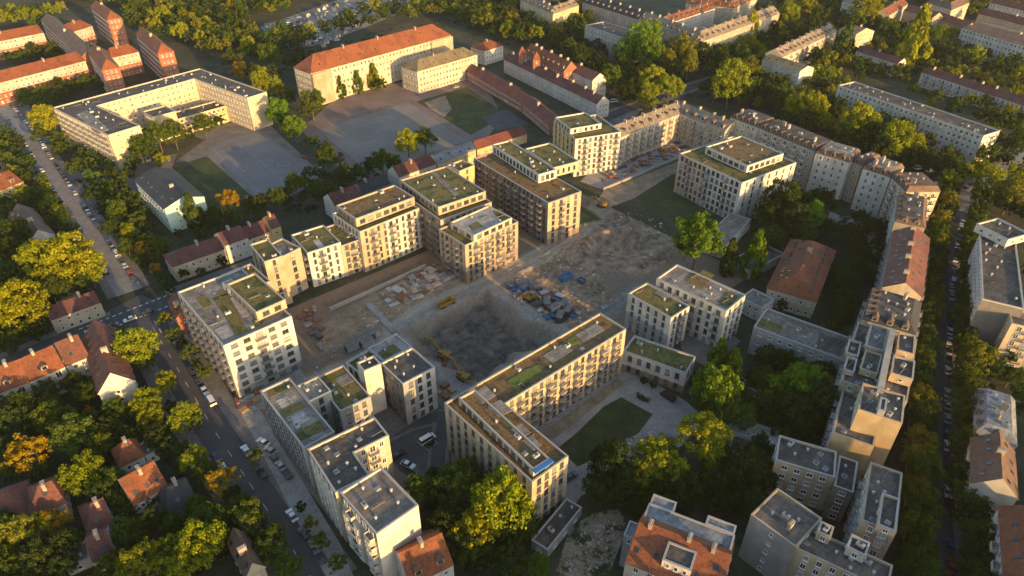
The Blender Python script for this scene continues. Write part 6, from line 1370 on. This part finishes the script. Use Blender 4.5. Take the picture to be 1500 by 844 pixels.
stacks([(560, 430), (640, 392), (672, 405), (610, 438), (570, 450)], 44, 'stack of slabs and planks on the foundation field below the sunlit facades', 'stacks on the foundation field', ['paving', 'wood', 'metal_light', 'rust', 'yard_paving', 'wall_pink'], (1.2, 3.2), (.2, .8))
stacks([(745, 420), (790, 425), (830, 440), (850, 465), (800, 470)], 34, 'stack of site material between the blue skips and the pit rim', 'stacks beside the pit rim', ['metal_light', 'metal_dark', 'wood', 'rust', 'blue_tarp', 'paving'], (1, 2.4))
stacks([(440, 460), (460, 450), (480, 500), (470, 515)], 16, 'stack of site material beside the terrace of the large white block', 'stacks beside the large white block', ['metal_dark', 'wood', 'rust', 'paving'])
stacks([(345, 588), (380, 570), (375, 600), (360, 605)], 8, 'stack of site material on the corner below the large white block', 'stacks below the large white block', ['rust', 'wood', 'paving', 'orange'])
stacks([(655, 560), (668, 580), (660, 600), (640, 575)], 8, 'stack of site material on the strip between white block and excavators', 'stacks by the excavators', ['metal_dark', 'wood', 'rust'])
# loose rubble nobody could count
def rubble():
    r = np.random.RandomState(8); b = MB()
    for poly, n, s0 in (([(735, 415), (800, 372), (880, 400), (900, 440), (860, 478), (790, 475)], 420, .35), ([(800, 370), (850, 330), (925, 305), (985, 335), (985, 380), (935, 408)], 260, .28), ([(540, 435), (640, 385), (690, 402), (600, 445), (520, 495)], 480, .4), ([(450, 560), (560, 480), (600, 460), (470, 520)], 160, .3), ([(345, 590), (440, 540), (450, 560), (370, 610)], 90, .3), ([(820, 835), (850, 780), (905, 755), (910, 785), (870, 840)], 420, .2), ([(890, 690), (920, 640), (955, 630), (960, 680)], 120, .4)):
        P = uns(poly); x0, x1 = min(p.x for p in P), max(p.x for p in P); y0, y1 = min(p.y for p in P), max(p.y for p in P)
        for _ in range(n):
            p = Vector((r.uniform(x0, x1), r.uniform(y0, y1)))
            if not inside(p, P) or not clear_of(p, .3): continue
            M = Matrix.Translation((p.x, p.y, gz(p)+.05)) @ Matrix.Rotation(r.uniform(0, 6), 4, 'Z') @ Matrix.Rotation(r.uniform(-.4, .4), 4, 'X'); k = s0*r.uniform(.5, 2.2)
            b.box(-k*r.uniform(.5, 1.6), k, -k*.6, k*r.uniform(.3, .7), -.1, k*r.uniform(.2, .6), r.randint(4), M)
    stuff(tag(b.build('rubble', ['yard_paving', 'sand_soil', 'wood', 'metal_light']), 'loose stones, boards and rubble scattered over the building site', 'rubble'))
rubble()
slab('concrete_path', *ribbon(uns([(540, 446), (578, 487)]), -1.2, 1.2), -.3, .35, 'yard_paving')
# kerbed islands, benches and beds in the courtyard
def bed(pts, label, name='planting_bed'):
    P = ccw(uns(pts)); c = sum(P, Vector((0, 0)))/len(P); s = Bld(name, label, 'flower bed', c); b = MB(); b.prism(s.LL(P), 0, .35); s.part('kerb', b, 'coping'); t = MB(); t.prism(s.LL(offset(P, .2)), .353, .55); s.part('soil', t, 'lawn')
    r = random.Random(label); f = MB()
    for _ in range(26):
        q = Vector((r.uniform(min(p.x for p in P), max(p.x for p in P)), r.uniform(min(p.y for p in P), max(p.y for p in P))))
        if inside(q, offset(P, .35)):
            for _k in range(14):
                a = Vector((r.gauss(0, .4), r.gauss(0, .4), abs(r.gauss(.45, .3)))); t_ = Vector((r.gauss(0, 1), r.gauss(0, 1), r.gauss(0, 1))).normalized()*.22; u_ = t_.orthogonal().normalized()*.2
                o = s.L(q, .55)+a; f.add([o-t_, o-u_, o+t_, o+u_], [(0, 1, 2, 3)])
    if f.v: o = s.part('shrubs', f, 'foliage'); o.color = (.04, .06, .015, 1)
bed([(932, 577), (945, 584), (953, 592), (940, 590), (931, 584)], 'narrow leaf-shaped planting bed on the courtyard paving'); bed([(935, 556), (946, 553), (952, 562), (941, 566)], 'square shrub bed beside the pavilion entrance, left one'); bed([(950, 562), (958, 560), (963, 570), (953, 572)], 'square shrub bed beside the pavilion entrance, right one')
bed([(618, 642), (632, 636), (640, 650), (628, 662), (620, 655)], 'round shrub island in the parking yard'); bed([(452, 618), (460, 614), (500, 660), (492, 664)], 'hedge strip between the grey block and the forecourt') if False else None
# ---------------------------------------------------------------- light, air, camera
SUN_EL, SUN_AZ = R(9.5), R(129.5)       # shadows run towards SUN_AZ (counter-clockwise from +x)
w = bpy.data.worlds.new('World'); SC.world = w; w.use_nodes = True; nt = w.node_tree
bg = nt.nodes['Background']; sky = nt.nodes.new('ShaderNodeTexSky'); sky.sky_type = 'NISHITA'; sky.sun_disc = False
sky.sun_elevation = SUN_EL; sd = Vector((-math.cos(SUN_AZ), -math.sin(SUN_AZ), math.tan(SUN_EL)))
sky.sun_rotation = math.atan2(sd.x, sd.y); sky.altitude = 100; sky.dust_density = 1.5
nt.links.new(sky.outputs[0], bg.inputs['Color']); bg.inputs['Strength'].default_value = .15
sl = bpy.data.lights.new('sun', 'SUN'); sl.energy = 3.8; sl.angle = R(.55); sl.color = (1, .60, .225); so = bpy.data.objects.new('sun', sl); COL.objects.link(so)
so.rotation_euler = (-sd).to_track_quat('-Z', 'Y').to_euler()
cd = bpy.data.cameras.new('camera'); cam = bpy.data.objects.new('camera', cd); COL.objects.link(cam); cam.location = (0, 0, CAMH); cam.rotation_euler = (R(90-PITCH), 0, 0)
cd.sensor_width = 36; cd.lens = 24; cd.clip_start = 1; cd.clip_end = 9000; SC.camera = cam
vs_ = SC.view_settings; vs_.view_transform = 'Standard'; vs_.look = 'None'; vs_.exposure = 1.36; vs_.gamma = 1
SC.render.engine = 'CYCLES'
air = MB(); air.box(-1000, 1000, -60, 1150, -1.5, 175); hz = air.mesh('haze', []); hm = bpy.data.materials.new('haze'); hm.use_nodes = True; hn = hm.node_tree
hn.nodes.remove(hn.nodes['Principled BSDF']); pv = hn.nodes.new('ShaderNodeVolumePrincipled'); pv.inputs['Color'].default_value = (.86, .84, .80, 1); pv.inputs['Density'].default_value = .00005; pv.inputs['Anisotropy'].default_value = .25
hn.links.new(pv.outputs[0], hn.nodes['Material Output'].inputs['Volume']); hz.materials.append(hm); ho = stuff(link('haze', hz)); tag(ho, 'thin warm evening haze over the whole quarter', 'haze')
for o in bpy.data.objects:
    if o.parent is None and 'label' not in o and o.get('kind') != 'structure' and o.type in ('MESH', 'EMPTY'): print('UNLABELLED', o.name)
print('objects', len(bpy.data.objects))
for l_ in USED:
    if len(l_.split()) > 16: print('LONG', l_)
